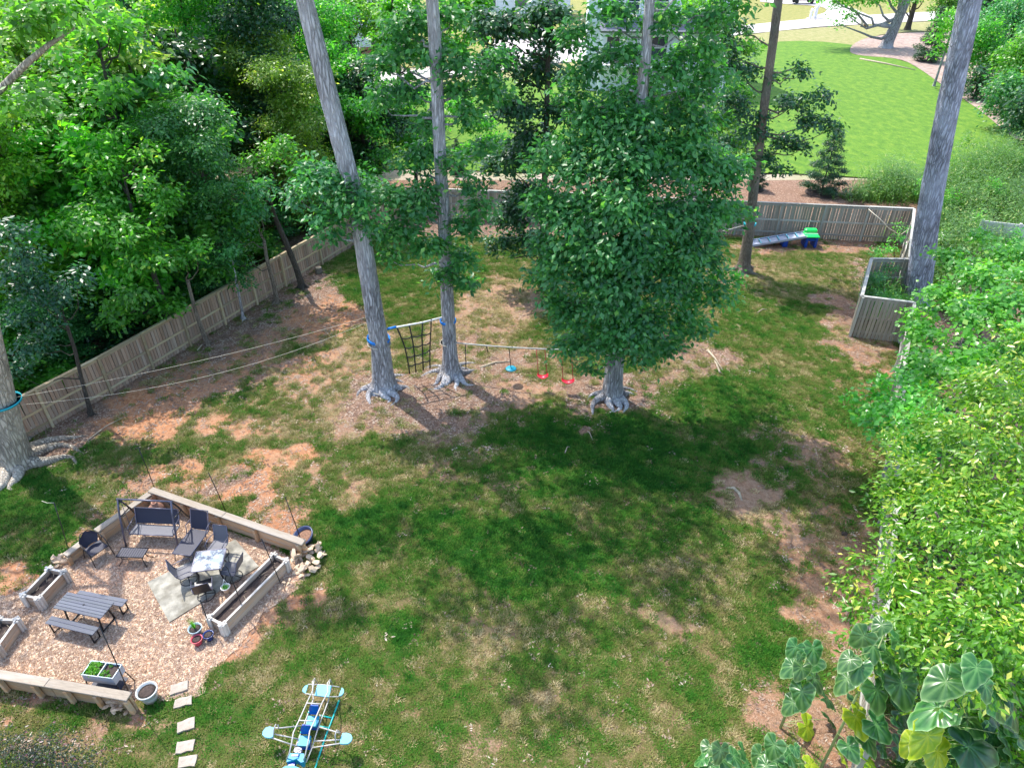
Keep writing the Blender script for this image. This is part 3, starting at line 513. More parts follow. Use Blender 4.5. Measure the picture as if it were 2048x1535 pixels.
yard_tree('oak_tree', 'thick blue-grey trunk leaning right over the weedy fenced nook', (1832, 604),
    [(1853, 450), (1880, 300), (1910, 150), (1938, 10), (1946, -30)], [50, 44, 42, 42, 42, 42], MAT['barkE'], MAT['lf_oak'],
    low=[], high=high_crown((gE.x + 3.5, gE.y), 5, 17, 23, 18, 8), top=(1.2, 0, 6), seed=51, flare=1.25, nroot=5, rl=.5)
yard_tree('oak_tree', 'thick tan trunk with spreading roots, cut off by the left edge', (30, 930),
    [(18, 870), (5, 800), (-14, 700), (-50, 520)], [64, 56, 46, 40, 38], MAT['barkT'], MAT['lf_blue'],
    low=[], high=high_crown((G(30, 930).x - 6, G(30, 930).y + 1), 3.5, 11, 15, 8, 9), top=(-1.5, 0, 6), seed=61, flare=1.3, nroot=10, rl=1.6)
T1 = [o for o in bpy.data.objects if o.get('label', '').startswith('thick tan trunk')][0]; YT = T1.location.y
mb = MB(); mb.tube([P(-60, 300, YT) - T1.location, P(-10, 190, YT) - T1.location, P(50, 130, YT) - T1.location, P(95, 92, YT) - T1.location, P(150, 55, YT + .3) - T1.location], [.12, .1, .085, .065, .03], 8); mb.build('limb', MAT['barkT'], T1)
link('limb_leaves', leaves('limb_leaves', clusters(rel([(P(150, 40, YT), .5, .7), (P(120, 20, YT + .3), .5, .7), (P(20, 60, YT), .8, .7), (P(60, 40, YT), .6, .7), (P(20, 230, YT), .6, .7), (P(60, 200, YT - .2), .4, .7)], T1.location), 26, 4), 22, .24, .22, 5), MAT['lf_mid'], T1)
# thin trees along the left fence
def thin_tree(label, pts_px, wpx, mat, low, leafmat, seed, leaf=.22, cat='thin_tree'):
    b = pts_px[0]; return yard_tree(cat, label, b, pts_px[1:], wpx, mat, leafmat, low=low, dens=26, per=22, leaf=leaf, flare=1.3, nroot=4, rl=.35, seed=seed, limbs=True)
thin_tree('thin leaning sapling trunk in front of the fence near the lower left, blue-green leaves above', [(183, 831), (165, 765), (150, 700), (130, 640)], [9, 7, 7, 6], MAT['barkD'],
    [(120,600,40),(70,590,46,-.4),(160,560,34),(30,640,44,-.5),(100,650,34,-.3),(60,700,40,-.5),(30,560,50,.2),(20,480,50,.2),(60,520,40,.2),(20,750,40,-.4),(90,690,20,-.4)], MAT['lf_blue'], 71, .19)
thin_tree('bare pale sapling trunk in front of the middle of the left fence', [(417, 691), (400, 650), (388, 612), (375, 560)], [9, 8, 7, 6], MAT['barkB'], [(370,520,34),(400,500,30)], MAT['lf_mid'], 72)
thin_tree('very thin speckled birch-like stem rising from the dark mulch by the fence', [(487, 641), (482, 610), (475, 575), (468, 540)], [6, 5, 5, 4], MAT['barkA'], [(460,505,30),(430,530,24)], MAT['lf_oak'], 73)
thin_tree('small brown trunk with a bent foot by the fence, left of the darker twin trunk', [(554, 607), (548, 570), (534, 520), (528, 480)], [9, 8, 7, 6], MAT['barkB'], [(500,420,46),(460,470,46),(440,520,30),(520,380,36)], MAT['lf_oak'], 74)
thin_tree('dark forked trunk leaning over the fence just left of the log stump', [(606, 576), (590, 530), (570, 480), (548, 430), (535, 380)], [13, 11, 11, 9, 8], MAT['barkD'], [(520,330,36),(560,300,40),(600,340,30),(480,380,40)], MAT['lf_mid'], 75)

# ------------------------------------------------------------------ woodland trees
def proto_crown(seed, R_=3.2, hc=9, n=30, leaf=.24, per=26, dens=9, cone=.35, rb=1.25):
    r = np.random.default_rng(seed); bl = []
    for k in range(n):
        t = (k + .5) / n; z = hc * t; rr = R_ * (1 - t * .85) ** .5 * (.55 + .45 * min(1, t * 5)) if cone else R_
        a = k * 2.4 + r.random() * 1.6; q = rr * r.uniform(.3, 1.25); bl.append((Vector((q * math.cos(a), q * math.sin(a), z + r.normal() * .35)), rb * r.uniform(.45, 1.3), .5))
    return leaves('crown', clusters(bl, dens, seed, .3), per, leaf, .3, seed), bl
PC = [proto_crown(101, dens=12, per=24, leaf=.29), proto_crown(102, 3.6, 10, 36, .31, 24, 11), proto_crown(103, 2.6, 9, 34, .2, 34, 16), proto_crown(104, 3.0, 8, 32, .36, 18, 12)]
PT = []
for k, (me, bl) in enumerate(PC):
    mb = trunk_mesh([(0, 0, -3), (.1, .05, 1), (-.15, .1, 5), (.1, 0, 8)], [.17, .14, .1, .04], 100 + k, 10, 1.3, .6, .6)
    for i, (c, r, s) in enumerate(bl[::2]): limb(mb, (0, 0, max(0, c.z - 1)), c, .05, i)
    PT.append(mb.mesh('trunk')); PT[-1].materials.append(MAT['barkD']); me.materials.append(MAT['lf_mid'])
def wood_tree(x, y, z0, sc_, k, mat, rz, label, name='woodland_tree', group='trees in the woods behind the left fence', sx=1.0, bk=None):
    o = E(name, (x, y, 0), rz, label, 'tree', group)
    c = link('crown', PC[k][0], None, o, (0, 0, z0), None, (sc_ * sx, sc_ * sx, sc_)); own_mat(c, mat)
    t = link('trunk', PT[k], None, o, (0, 0, z0), None, (sc_, sc_, max(sc_, z0 / 2.9))); 
    if bk: own_mat(t, bk)
    return o
WT = [  # px of crown middle, height of that, base z of crown, scale, proto, mat, label
 (200,450,5,1.6,.95,3,'lf_bright','bright green tree hanging over the fence, beside the blue-green one'),
 (300,520,4,1.2,.85,0,'lf_mid','mid-green tree low over the fence, third from the left'),
 (310,300,7,2,1.1,3,'lf_oak','tree with large bluish round leaves in the middle of the left woods'),
 (420,420,5,1.5,.85,2,'lf_oak','tree whose dark boughs droop over the bend of the fence'),
 (120,250,7.5,2,1.1,1,'lf_yel','yellow-tipped tree catching sun in the left woods'),
 (240,200,9,2.5,1.15,3,'lf_yel','sunlit tree with silvery yellow leaf tips, upper left'),
 (20,130,10,3,1.2,0,'lf_mid','large dim tree filling the top left corner'),
 (130,60,11,3.5,1.2,1,'lf_mid','tree reaching the top edge left of the dark leaning trunk'),
 (540,240,6,1.5,.95,2,'lf_yel','pale fine-leaved yellow-green tree left of the leaning oak trunk'),
 (480,120,8,2.5,1.1,0,'lf_mid','upper woods tree with olive boughs'),
 (600,300,5,1.2,.9,2,'lf_yel','feathery pale tree right behind the small dark forked trunk'),
 (380,80,10,3,1.2,2,'lf_mid','high tree at the top of the woods'),
 (30,380,6,2,1.1,0,'lf_yel','leafy yellow-green tree on the left edge'),
 (130,420,5,1.2,.9,1,'lf_mid','shaded green tree above the blue-green boughs'),
 (560,60,9,3,1.1,1,'lf_bright','bright tree near the top, left of the leaning oak'),
 (650,150,7,2,1.0,2,'lf_mid','tree between the leaning oak and the far white house'),
 (700,250,5,1.0,.9,0,'lf_mid','dark low tree in the corner of the woods behind the leaning oak'),
]
for i, (px, py, z, z0, s, k, m, lab) in enumerate(WT):
    p = G(px, py, z); wood_tree(p.x, p.y, z0, s, k, MAT[m], i * 1.3, lab)
r_ = np.random.default_rng(55); nn = 0
for Y in np.arange(26, 84, 6.5):                      # the rest of the wood, deeper in
    for q in range(3 if Y < 50 else 4):
        x = fence_x(min(Y, 38)) - 7 - q * 7.5 + r_.uniform(-2, 2) - (Y > 50) * 2; y = Y + r_.uniform(-2, 2)
        wood_tree(x, y, r_.uniform(1.5, 4), r_.uniform(1.0, 1.35), int(r_.integers(4)), MAT[['lf_mid', 'lf_oak', 'lf_bright', 'lf_dark', 'lf_yel'][int(r_.integers(5))]], r_.random() * 6, 'leafy tree deep in the left woods, one of many overlapping crowns', group='deep woods trees'); nn += 1
# low growth hiding the wood floor behind the fence
for i, (px, py) in enumerate([(60,760),(130,720),(200,680),(270,640),(340,600),(420,560),(500,520),(560,480),(620,430),(680,400),(730,370),(300,560),(160,620),(240,580),(400,500),(480,450)]):
    p = G(px, py, 1.2); p.x -= 2.2
    o = wood_tree(p.x, p.y, -.2, .38, i % 4, MAT[['lf_dark', 'lf_mid', 'lf_oak'][i % 3]], i, 'low shady shrub growing against the far side of the left fence, under the trees', 'understory_shrub', 'shrubs behind the left fence', 1.7); o['category'] = 'shrub'
# dark trees between the yard trees, beyond and around the back fence
def px_tree(label, base, Y, blobs, mat, seed, leaf=.24, dens=22, per=24, tr=14, bk='barkD', name='background_tree', lean=0, sq=.8, group=None, spread=.25):
    b = Vector((P(base[0], base[1], Y).x, Y, 0)); dz = (P(blobs[0][0], blobs[0][1], Y) - Vector((0, 0, H))).length
    Zc = P(1024, 500, Y).y * math.cos(PITCH) + (H - 4) * math.sin(PITCH)
    bl = [(P(x, y, Y + (o[0] if o else 0)), r * cz(P(x, y, Y)) / F, sq) for x, y, r, *o in blobs]; topz = max(c.z for c, r, s in bl)
    root = E(name, b, 0, label, 'tree', group); rr = tr * Zc / F / 2
    mb = trunk_mesh([(0, 0, -.1), (lean * .5, 0, topz * .5), (lean, 0, topz + .5)], [rr, rr * .8, rr * .5], seed, 12, 1.4, .6, .4)
    for k, (c, r, s) in enumerate(bl):
        z = max(.6, c.z - r); limb(mb, Vector((lean * z / topz, 0, z)), c - b, rr * .3, seed + k)
    mb.build('trunk', MAT[bk], root)
    link('crown', leaves('crown', clusters(rel(bl, b), dens, seed), per, leaf, spread, seed), MAT[mat], root); return root
px_tree('dark-leaved tree seen between the strapped grey trunk and the broad green crown', (1085, 520), 33, [(1040,60,60),(1000,130,50),(1080,150,60,1),(1030,230,56),(1070,300,60),(1010,330,46),(1060,400,56),(1020,440,46),(1060,490,40),(980,60,50),(1100,40,50),(1120,230,40),(1000,490,30),(1110,90,40)], 'lf_dark', 201, .26, 34)
px_tree('pale-trunked tree rising behind the broad crown, in front of the white house', (1395, 330), 44, [(1400,30,50),(1440,60,40),(1380,100,30),(1440,250,50),(1400,290,44),(1460,290,40),(1480,200,40),(1440,140,36),(1480,100,40)], 'lf_mid', 202, .28, 20, tr=22, bk='barkA')
px_tree('slim tree before the far grey house, olive leaves at the top', (710, 165), 66, [(690,20,50),(730,30,44),(660,40,40),(770,60,50),(640,90,36),(700,60,24)], 'lf_yel', 203, .38, 12, tr=12)
px_tree('leafy tree behind the strapped trunk, above the far road', (800, 170), 60, [(800,30,50),(840,60,50),(780,90,44),(920,40,60),(960,70,40),(900,100,40),(830,110,36),(940,10,50)], 'lf_bright', 204, .4, 13, tr=12)
px_tree('dark tree in the shady corner where the left fence meets the woods', (738, 378), 46, [(720,220,60),(700,300,50),(740,320,50),(670,260,50),(760,260,44),(780,200,40),(720,160,50),(800,260,36),(690,180,44)], 'lf_dark', 205, .28, 20, tr=16)
px_tree('green sapling tree behind the cargo-net trees, in front of the bright lawn', (830, 330), 48, [(810,290,34),(850,310,36),(800,240,40),(940,310,34),(960,250,34),(870,250,34),(780,190,40),(840,200,34),(920,220,34),(990,290,36)], 'lf_mid', 206, .28, 24, tr=8)
for i, (px, py, s, lab) in enumerate([(905,330,20,'small conifer behind the back fence, just right of the strapped trunk'), (1505,370,26,'low dark evergreen behind the slim brown tree')]):
    pass
# neighbour's trees, upper right
px_tree('thick-trunked tree with a flared base on the mulch at the top right', (1770, 95), 103, [(1700,10,40),(1660,-10,40),(1740,0,40),(1800,-10,40),(1700,35,16),(1680,50,12),(1760,-30,50)], 'lf_mid', 210, .4, 5, tr=24, bk='barkA', lean=1.5, spread=.5)
px_tree('dark slim tree second from left at the top right', (1812, 68), 118, [(1820,0,30),(1850,-10,30),(1800,10,20)], 'lf_mid', 211, .45, 4, tr=12, spread=.5)
px_tree('young lime-green tree with a pale thin stem behind the thick blue-grey trunk', (1878, 140), 80, [(1890,100,24),(1870,80,20),(1880,50,24),(1900,60,24),(1900,30,20),(1870,110,14)], 'lf_bright', 212, .35, 7, tr=5, bk='barkA', spread=.35)
for i, (px, py, r) in enumerate([(1975,100,62),(2025,60,70),(1975,20,60),(2060,150,80),(2030,200,60),(2070,230,60),(1900,5,36),(2120,100,90),(1960,165,34)]):
    p = G(px, py + r); px_tree('leafy evergreen hedge tree on the right edge, one of the row beyond the mulch bed', (px, py), p.y if p.y < 110 else 100, [(px,py,r*.7),(px-r*.5,py+r*.4,r*.5),(px+r*.5,py+r*.3,r*.55),(px,py-r*.6,r*.5),(px-r*.5,py-r*.3,r*.45),(px+r*.1,py+r*.7,r*.5)], ['lf_mid','lf_oak','lf_dark'][i % 3], 220 + i, .32, 11, 34, tr=8, name='hedge_tree', group='trees along the right edge', spread=.5)
def conifer(label, px, py, hpx, wpx, seed, name='conifer'):
    b = G(px, py); h = hpx * dep(px, py) / F / .8; w_ = wpx * dep(px, py) / F / 2; r = np.random.default_rng(seed); bl = []
    for k in range(40):
        t = k / 40; a = k * 2.4; q = w_ * (1 - t) ** .8 * r.uniform(.55, 1) * min(1, .6 + t * 4); bl.append((Vector((q * math.cos(a), q * math.sin(a), .25 + h * t * .95)), .25 * h / 2 * (1 - t * .6), .6))
    o = E(name, b, 0, label, 'conifer')
    link('crown', leaves('crown', clusters(bl, 1500 / max(.4, h) ** 2, seed), 26, .07 * h / 2, .05 * h / 2, seed, .6, -.4, .3), MAT['lf_con'], o)
    trunk_mesh([(0, 0, -.1), (0, 0, h * .9)], [.06, .02], seed, 8, 1.2).build('trunk', MAT['barkD'], o)
    MB().lathe([(w_ * .75, 0.03), (w_ * .7, .1), (w_ * .3, .16), (0, .17)], 20).build('mulch_ring', MAT['soil'], o)
conifer('small bushy evergreen with a dark mulch ring behind the back fence, on the lawn edge', 1642, 388, 105, 84, 301)
conifer('dark round evergreen on the mulch bed beside the far lawn', 1853, 124, 80, 52, 302)
conifer('small evergreen half hidden behind the strapped grey trunk', 915, 345, 50, 40, 303)
conifer('low evergreen behind the slim brown tree and the fence', 1510, 380, 50, 46, 304)
# right-hand trees close to the camera
def near_tree(label, base_px, bl, mat, seed, leaf=.17, dens=26, per=26, name='leafy_tree', tr=.09, drp=.7, wid=.42):
    b = G(*base_px); B = [(G(x, y, z), r, .75) for x, y, z, r in bl]; root = E(name, b, 0, label, 'tree')
    tz = max(c.z for c, r, s in B); mid = sum((c for c, r, s in B), Vector()) / len(B); mb = MB()
    tp = Vector((mid.x, mid.y, tz)) - b; mb.tube([(0, 0, -.1), tp * .3, tp * .65 + Vector((.1, 0, 0)), tp], [tr, tr * .85, tr * .6, tr * .25], 10)
    for k, (c, r, s) in enumerate(B):
        z = max(.4, c.z - r * 1.2); a = tp * min(1, z / tz); limb(mb, a, c - b, tr * .45, seed + k, -.03)
    mb.build('trunk', MAT['barkB'], root)
    link('crown', leaves('crown', clusters(rel(B, b), dens, seed, .4), per, leaf, .2, seed, .6, drp, wid), MAT[mat], root); return root
near_tree('green broad-leaved tree beside the thick blue-grey trunk, in front of the pale panel', (1960, 700), [(1900,520,5,.9),(1960,560,5.2,1.1),(2020,520,5,1),(1880,600,4.5,1),(1950,640,5.2,1.2),(2030,620,5.5,1.2),(1850,680,3.8,.8),(1900,720,4.5,1),(1980,740,5,1.2),(1840,640,3.5,.6),(2050,700,5.5,1.2),(1960,480,4.5,.7),(2060,560,5,1),(1860,740,3.5,.8)], 'lf_tulip', 401, .19, 26, 24, 'tulip_tree', drp=.3, wid=.85)
near_tree('small lobed-leaf tree poking left over the fence toward the lawn', (1830, 960), [(1760,800,3.2,.6),(1790,830,3.6,.7),(1840,800,4,.8),(1730,830,3,.45),(1810,870,3.6,.8),(1770,860,3.2,.5),(1870,850,4.2,.9),(1830,900,3.4,.7),(1710,800,2.9,.3),(1765,760,3,.25),(1840,720,3.6,.5),(1820,750,3.4,.45),(1850,660,3.4,.5),(1835,770,3.8,.5)], 'lf_tulip', 402, .18, 30, 24, 'tulip_tree', drp=.3, wid=.85)
near_tree('large sunlit lime-green tree with drooping leaves, upper one on the right', (1980, 1000), [(1920,800,6,1),(1990,790,6.5,1.1),(2040,850,6.5,1.1),(1880,880,5.5,.9),(1950,890,6.2,1.1),(2010,930,6.5,1.1),(1830,950,5,.7),(1890,970,5.6,.9),(1790,920,4.6,.4),(2050,760,6.3,1),(1970,1000,6,1),(2060,1000,6.5,1),(1800,970,4.5,.5),(1850,850,5,.5),(2040,690,6,.8)], 'lf_lime', 403, .175, 24, 28, 'lime_green_tree')
near_tree('large sunlit lime-green tree with drooping leaves, lower one reaching furthest over the lawn', (2000, 1330), [(1860,1020,5.6,.8),(1920,1050,6,.9),(1990,1090,6.3,1),(1820,1010,4.8,.5),(1780,1050,4.4,.35),(1740,1130,4.2,.45),(1700,1165,4,.3),(1780,1180,4.6,.55),(1820,1230,5,.6),(1880,1240,5.4,.75),(1930,1180,5.6,.8),(2040,1180,6.2,1),(1980,1260,6,.9),(1770,1260,4.4,.45),(1720,1280,4,.3),(1850,1300,5,.6),(2050,1300,6,1),(1930,1340,5.6,.8),(1730,1220,4.2,.35),(1880,1110,5.2,.5),(2060,1070,6.4,.9),(1800,900,4.6,.5),(1830,1000,4.8,.6),(1790,1000,4.3,.4),(1830,1060,5,.6),(1840,1180,5,.55),(1700,1215,3.9,.25),(1750,1330,4,.35),(1800,1330,4.4,.45),(1700,1330,3.6,.22),(1800,1120,4.7,.5),(1790,1240,4.8,.55),(1770,980,4,.35),(1785,860,4.2,.4),(1800,1080,4.6,.5),(1785,1150,4.6,.5),(1775,1040,4.2,.4),(1800,980,4.6,.45),(1790,1290,4.6,.5),(1810,930,4.8,.45),(1760,1000,4,.3)], 'lf_lime', 404, .165, 26, 28, 'lime_green_tree')
near_tree('shaded deep-green tree below the lime-green one at the lower right', (2040, 1460), [(2010,1370,3.6,.9),(1960,1400,3.2,.8),(2050,1420,3.6,.9),(1900,1390,3,.6),(2040,1300,4.4,.6),(1990,1480,3,.8),(2070,1500,3.4,.9),(1860,1450,2.6,.6),(1920,1500,2.8,.7)], 'lf_bright', 405, .17, 24, 24, 'leafy_tree')
near_tree('dark shady undergrowth bush under the lime-green trees by the picket tops', (1900, 1180), [(1860,1130,2,.8),(1900,1090,2.2,.9),(1960,1120,2.4,1),(1840,760,1.5,.9),(1880,820,1.8,1),(1930,900,2,1.1),(1880,1000,2,1),(1980,1000,2.4,1.1),(1900,1240,2,.9),(1960,1300,2,1),(1850,1340,1.4,.7),(1950,700,1.6,1),(2020,800,2,1),(2030,1200,2,1),(2030,1400,2,1),(1900,1450,1.5,.9)], 'lf_dark', 406, .2, 16, 22, 'understory_bush')
# weeds
def weeds(name, label, areas, seed, mat='lf_weed'):
    r = np.random.default_rng(seed); cl = []; co = []; 
    V = []; T = []
    for px, py, rx, ry, h, n in areas:
        for k in range(n):
            a = r.random() * 6.28; q = math.sqrt(r.random()) * r.uniform(.6, 1.25); b = G(px + rx * q * math.cos(a), py + ry * q * math.sin(a)); hh = h * r.uniform(.25, 1.2) * (.5 + float(vnoise(np.array([b.x]), np.array([b.y]), .9, 31)[0])); lean = Vector((r.normal() * .25, r.normal() * .25, 0)) * hh
            for s in range(7):
                t = (s + 1) / 7; p = b + lean * t * t + Vector((0, 0, hh * t)); an = r.random() * 6.28; L = .28 * r.uniform(.6, 1.2); d = Vector((math.cos(an), math.sin(an), .6)).normalized(); sd_ = d.cross(Vector((0, 0, 1))).normalized() * .035
                V += [p - sd_, p + sd_, p + d * L + Vector((0, 0, -.04))]; T += [r.random()] * 3
            wv = Vector((.012, 0, 0)); V += [b - wv, b + wv, b + lean + Vector((0, 0, hh))]; T += [.5] * 3
    co = np.array([tuple(v) for v in V]); me = npmesh(name, co, np.arange(len(co)).reshape(-1, 3)); at = me.attributes.new('tint', 'FLOAT', 'POINT'); at.data.foreach_set('value', np.array(T, 'f'))
    tag(link(name, me, MAT[mat]), label, 'weeds', None, 'stuff')
weeds('tall_weeds', 'tall feathery weeds and grasses beyond the back fence on the right', [(1800,385,90,26,1.6,1300),(1960,390,90,60,1.9,2400),(1900,460,60,60,1.7,1200),(2000,350,70,30,2.1,1000),(2060,450,60,50,1.7,900),(1880,530,40,50,1.4,600),(1730,396,60,12,.8,260),(1950,510,60,40,1.6,800),(1930,600,60,50,1.5,600)], 501)
weeds('nook_weeds', 'dark weeds crowding the small fenced nook beside the thick trunk', [(1760,620,34,36,1.3,420),(1800,640,20,30,.9,260),(1790,480,40,6,1.2,60)], 502, 'lf_mid')
near_tree('upright leafy sapling growing above the nook fence at the far end', (1790, 520), [(1795,478,2.2,.3),(1800,455,2.8,.28),(1760,505,1.8,.3),(1780,500,1.9,.35),(1745,500,1.7,.2)], 'lf_tulip', 407, .15, 60, 20, 'nook_sapling', .03)
near_tree('dense dark-green bush inside the fenced nook', (1755, 630), [(1750,560,1.5,.7),(1760,600,1.2,.7),(1790,610,.9,.6),(1745,620,1,.6),(1775,540,1.6,.5)], 'lf_oak', 408, .12, 60, 24, 'nook_bush', .03)
near_tree('dark green bush with purplish tips at the bottom left corner', (60, 1540), [(40,1515,.9,.5),(90,1505,.8,.5),(130,1525,.7,.45),(10,1490,.9,.35),(170,1535,.5,.3)], 'lf_purple', 409, .07, 150, 24, 'shrub', .03)
for c in bpy.data.objects:
    if c.name.startswith(('understory_bush', 'nook_bush', 'shrub')) and c.get('category'): c['category'] = 'bush'

for i, (px, py, sc2) in enumerate([(1880,330,1),(1935,300,.8),(1990,400,1.1),(1900,420,1),(2040,350,1),(1845,395,.8),(1960,470,1),(1880,500,.9),(2030,500,1)]):
    g = G(px, py); r0 = .55 * sc2; near_tree('bushy weed clump among the tall grasses beyond the right fence', (px, py), [(px, py - 20, 1.2, r0), (px - 12, py - 8, .7, r0 * .8), (px + 14, py - 10, .8, r0 * .8), (px + 2, py - 34, 1.9, r0 * .6)], ['lf_mid', 'lf_weed', 'lf_tulip'][i % 3], 440 + i, .16, 44, 18, 'weed_bush', .02); bpy.data.objects[-1 if False else 'weed_bush' + ('' if i == 0 else '.%03d' % i)]['category'] = 'weed bush'; bpy.data.objects['weed_bush' + ('' if i == 0 else '.%03d' % i)]['group'] = 'weed clumps beyond the right fence'
# ------------------------------------------------------------------ fences
PICK = MB().box((0, 0, .5), (.135, .018, 1), bev=.004).mesh('picket'); POST = MB().box((0, 0, .5), (.1, .1, 1)).mesh('post')
PICK2 = PICK.copy(); POST2 = POST.copy()
def fence(label, pts, hs, z0=.05, pm=None, rm=None, pick=PICK, post=POST, side=1, sec=2.45, wob=.02, name='picket_fence', skip_last=False, seed=0):
    """pts: ground points; rails on the side given (1: left of travel)"""
    r = np.random.default_rng(seed); o = E(name, pts[0], 0, label, 'fence')
    if not pick.materials: pick.materials.append(pm)
    if not post.materials: post.materials.append(rm)
    O = Vector(pts[0]); first = True
    for a, b, ha, hb in zip(pts, pts[1:], hs, hs[1:]):
        a, b = Vector(a), Vector(b); L = (b - a).length; d = (b - a) / L; n = Vector((-d.y, d.x, 0)) * side; ang = math.atan2(d.y, d.x)
        ns = max(1, round(L / sec))
        for k in range(ns + 1):
            if k == 0 and not first: continue
            if k == ns and skip_last and b == Vector(pts[-1]): continue
            t = k / ns; h = ha + (hb - ha) * t; p = a.lerp(b, t) - O + n * .07
            link('post', post, None, o, p, (r.normal() * .008, r.normal() * .008, ang), (1, 1, h + .0))
        first = False
        for k in range(ns):
            t0, t1 = k / ns, (k + 1) / ns; h0 = ha + (hb - ha) * t0; h1 = ha + (hb - ha) * t1
            for fz in (.14, .5, .93):
                q0 = a.lerp(b, t0) + n * .035 + Vector((0, 0, z0 + fz * h0)) - O + d * .055; q1 = a.lerp(b, t1) + n * .035 + Vector((0, 0, z0 + fz * h1)) - O - d * .055
                mb = MB(); Lr = (q1 - q0).length; pit = math.atan2(q1.z - q0.z, Lr); mb.box((0, 0, 0), (Lr, .04, .09)); mb.build('rail', rm, o, (q0 + q1) / 2).rotation_euler = (0, -pit, ang)
            q0 = a.lerp(b, t0) + Vector((0, 0, h0 + .025)) - O + n * .03; q1 = a.lerp(b, t1) + Vector((0, 0, h1 + .025)) - O + n * .03
            MB().box((0, 0, 0), ((q1 - q0).length - .004, .14, .035)).build('cap_rail', rm, o, (q0 + q1) / 2).rotation_euler = (0, -math.atan2(q1.z - q0.z, L), ang)
        m = int(L / .148)
        for k in range(m):
            t = (k + .5) / m; h = ha + (hb - ha) * t
            link('picket', pick, None, o, a.lerp(b, t) - O + Vector((0, 0, z0 * .6)) + n * r.uniform(-.004, .004), (0, r.normal() * .006, ang + r.normal() * .01), (r.uniform(.96, 1.0), 1, h - z0 * .6 - r.uniform(0, .012)))
    return o
FH = [p[2] for p in FL]
fl = [Vector((p.x, p.y, 0)) for p in FLW]
fence('long brown wooden picket fence running diagonally along the left woods', fl, FH, pm=MAT['fence'], rm=MAT['rail'], side=-1, seed=1)
gb = lambda x, y, z: Vector((G(x, y, z).x, G(x, y, z).y, 0))
cB = gb(1828, 417, 2.15)
fence('grey picket fence across the back of the yard behind the toddler ramp', [fl[-1] + Vector((.1, 0, 0)), gb(1140, 387, 2.0), gb(1480, 403, 2.1), cB], [1.9, 2.0, 2.1, 2.15], pm=MAT['fencer'], rm=MAT['railr'], pick=PICK2, post=POST2, side=-1, seed=2)
n1, n2, n3, n4 = gb(1820, 516, 2.1), gb(1742, 517, 2.1), gb(1722, 593, 2.1), gb(1828, 606, 2.1)
fence('short grey fence run going forward from the back right corner', [cB - Vector((0, .1, 0)), n1], [2.15, 2.1], pick=PICK2, post=POST2, pm=MAT['fencer'], rm=MAT['railr'], side=-1, seed=3)
fence('grey picket fence boxing in the weedy nook around the thick trunk', [n1 - Vector((0, .12, 0)), n2, n3, n4], [2.1, 2.1, 2.1], pick=PICK2, post=POST2, pm=MAT['fencer'], rm=MAT['railr'], side=1, seed=4) if False else fence('grey picket fence boxing in the weedy nook around the thick trunk', [n1 - Vector((0, .12, 0)), n2, n3, n4], [2.1, 2.1, 2.1, 2.1], pick=PICK2, post=POST2, pm=MAT['fencer'], rm=MAT['railr'], side=1, seed=4)
fr = [n4 - Vector((0, .12, 0)), gb(1812, 722, 2.0), gb(1790, 1080, 1.9), gb(1766, 1290, 1.9), gb(1745, 1500, 1.9)]
fence('grey picket fence running down the right side under the overhanging trees', fr, [2.1, 2.0, 1.9, 1.9, 1.9], pick=PICK2, post=POST2, pm=MAT['fencer'], rm=MAT['railr'], side=-1, seed=5)
# pale vinyl panels beyond
pa, pb = gb(1966, 440, 1.9), gb(2120, 458, 1.9); o = E('vinyl_fence', pa, 0, 'smooth pale grey vinyl fence panels half hidden in weeds at the right edge', 'fence'); d = (pb - pa); ang = math.atan2(d.y, d.x)
for k in range(3):
    link('post', MB().box((0, 0, .98), (.13, .13, 1.96), bev=.01).mesh('post'), MAT['vinyl'], o, d * k / 2, (0, 0, ang))
    if k < 2:
        c = d * (k + .5) / 2; L = d.length / 2 - .14
        mb = MB().box((0, 0, .95), (L, .03, 1.6)); mb.build('panel', MAT['vinyl'], o, c).rotation_euler.z = ang
        for z in (.12, 1.82): MB().box((0, 0, z), (L, .06, .14), bev=.01).build('rail', MAT['vinyl'], o, c).rotation_euler.z = ang

# ------------------------------------------------------------------ patio: walls and beds
def run(a, b): a, b = Vector(a), Vector(b); d = b - a; return d, d.length, math.atan2(d.y, d.x)
def timber_wall(label, A, B, h, inner, posts, cap_split=2, courses=3):
    """A,B ground points; inner = +1 if the posts stand to the left of A->B"""
    d, L, ang = run(A, B); o = E('retaining_wall', A, ang, label, 'wall'); bh = h / courses; r = np.random.default_rng(int(L * 100))
    for c in range(courses):
        for s in range(cap_split):
            l = L / cap_split; MB().box((0, 0, 0), (l - .006, .06, bh - .008), bev=.006).build('plank', MAT['timber'], o, (l * (s + .5), r.uniform(-.005, .005), bh * (c + .5)))
    for t in posts: MB().box((0, 0, (h - .03) / 2), (.11, .1, h - .03), bev=.008).build('post', MAT['timber'], o, (L * t, inner * .085, 0)).rotation_euler = (inner * -.06, 0, 0)
    for s in range(cap_split):
        l = L / cap_split; MB().box((0, 0, 0), (l - .01, .24, .05), bev=.008).build('cap_plank', MAT['timbergrey'], o, (l * (s + .5), inner * .03, h + .03))
    return o
def at0(x, y, z): q = G(x, y, z); return Vector((q.x, q.y, .03))
h1 = .62
timber_wall('long retaining wall of weathered timber with a wide grey cap at the back of the gravel patio', at0(303, 980, h1), at0(610, 1086, h1), h1, -1, (.02, .23, .46, .7, .97), 2)
timber_wall('shorter timber retaining wall behind the swing seat, running down the left of the patio', at0(298, 986, h1), at0(193, 1066, .5), h1 * .9, 1, (.04, .55, .96), 1, 2)
timber_wall('lowest timber wall piece behind the single armchair', at0(186, 1070, .4), at0(130, 1112, .4), .4, 1, (.97,), 1, 2)
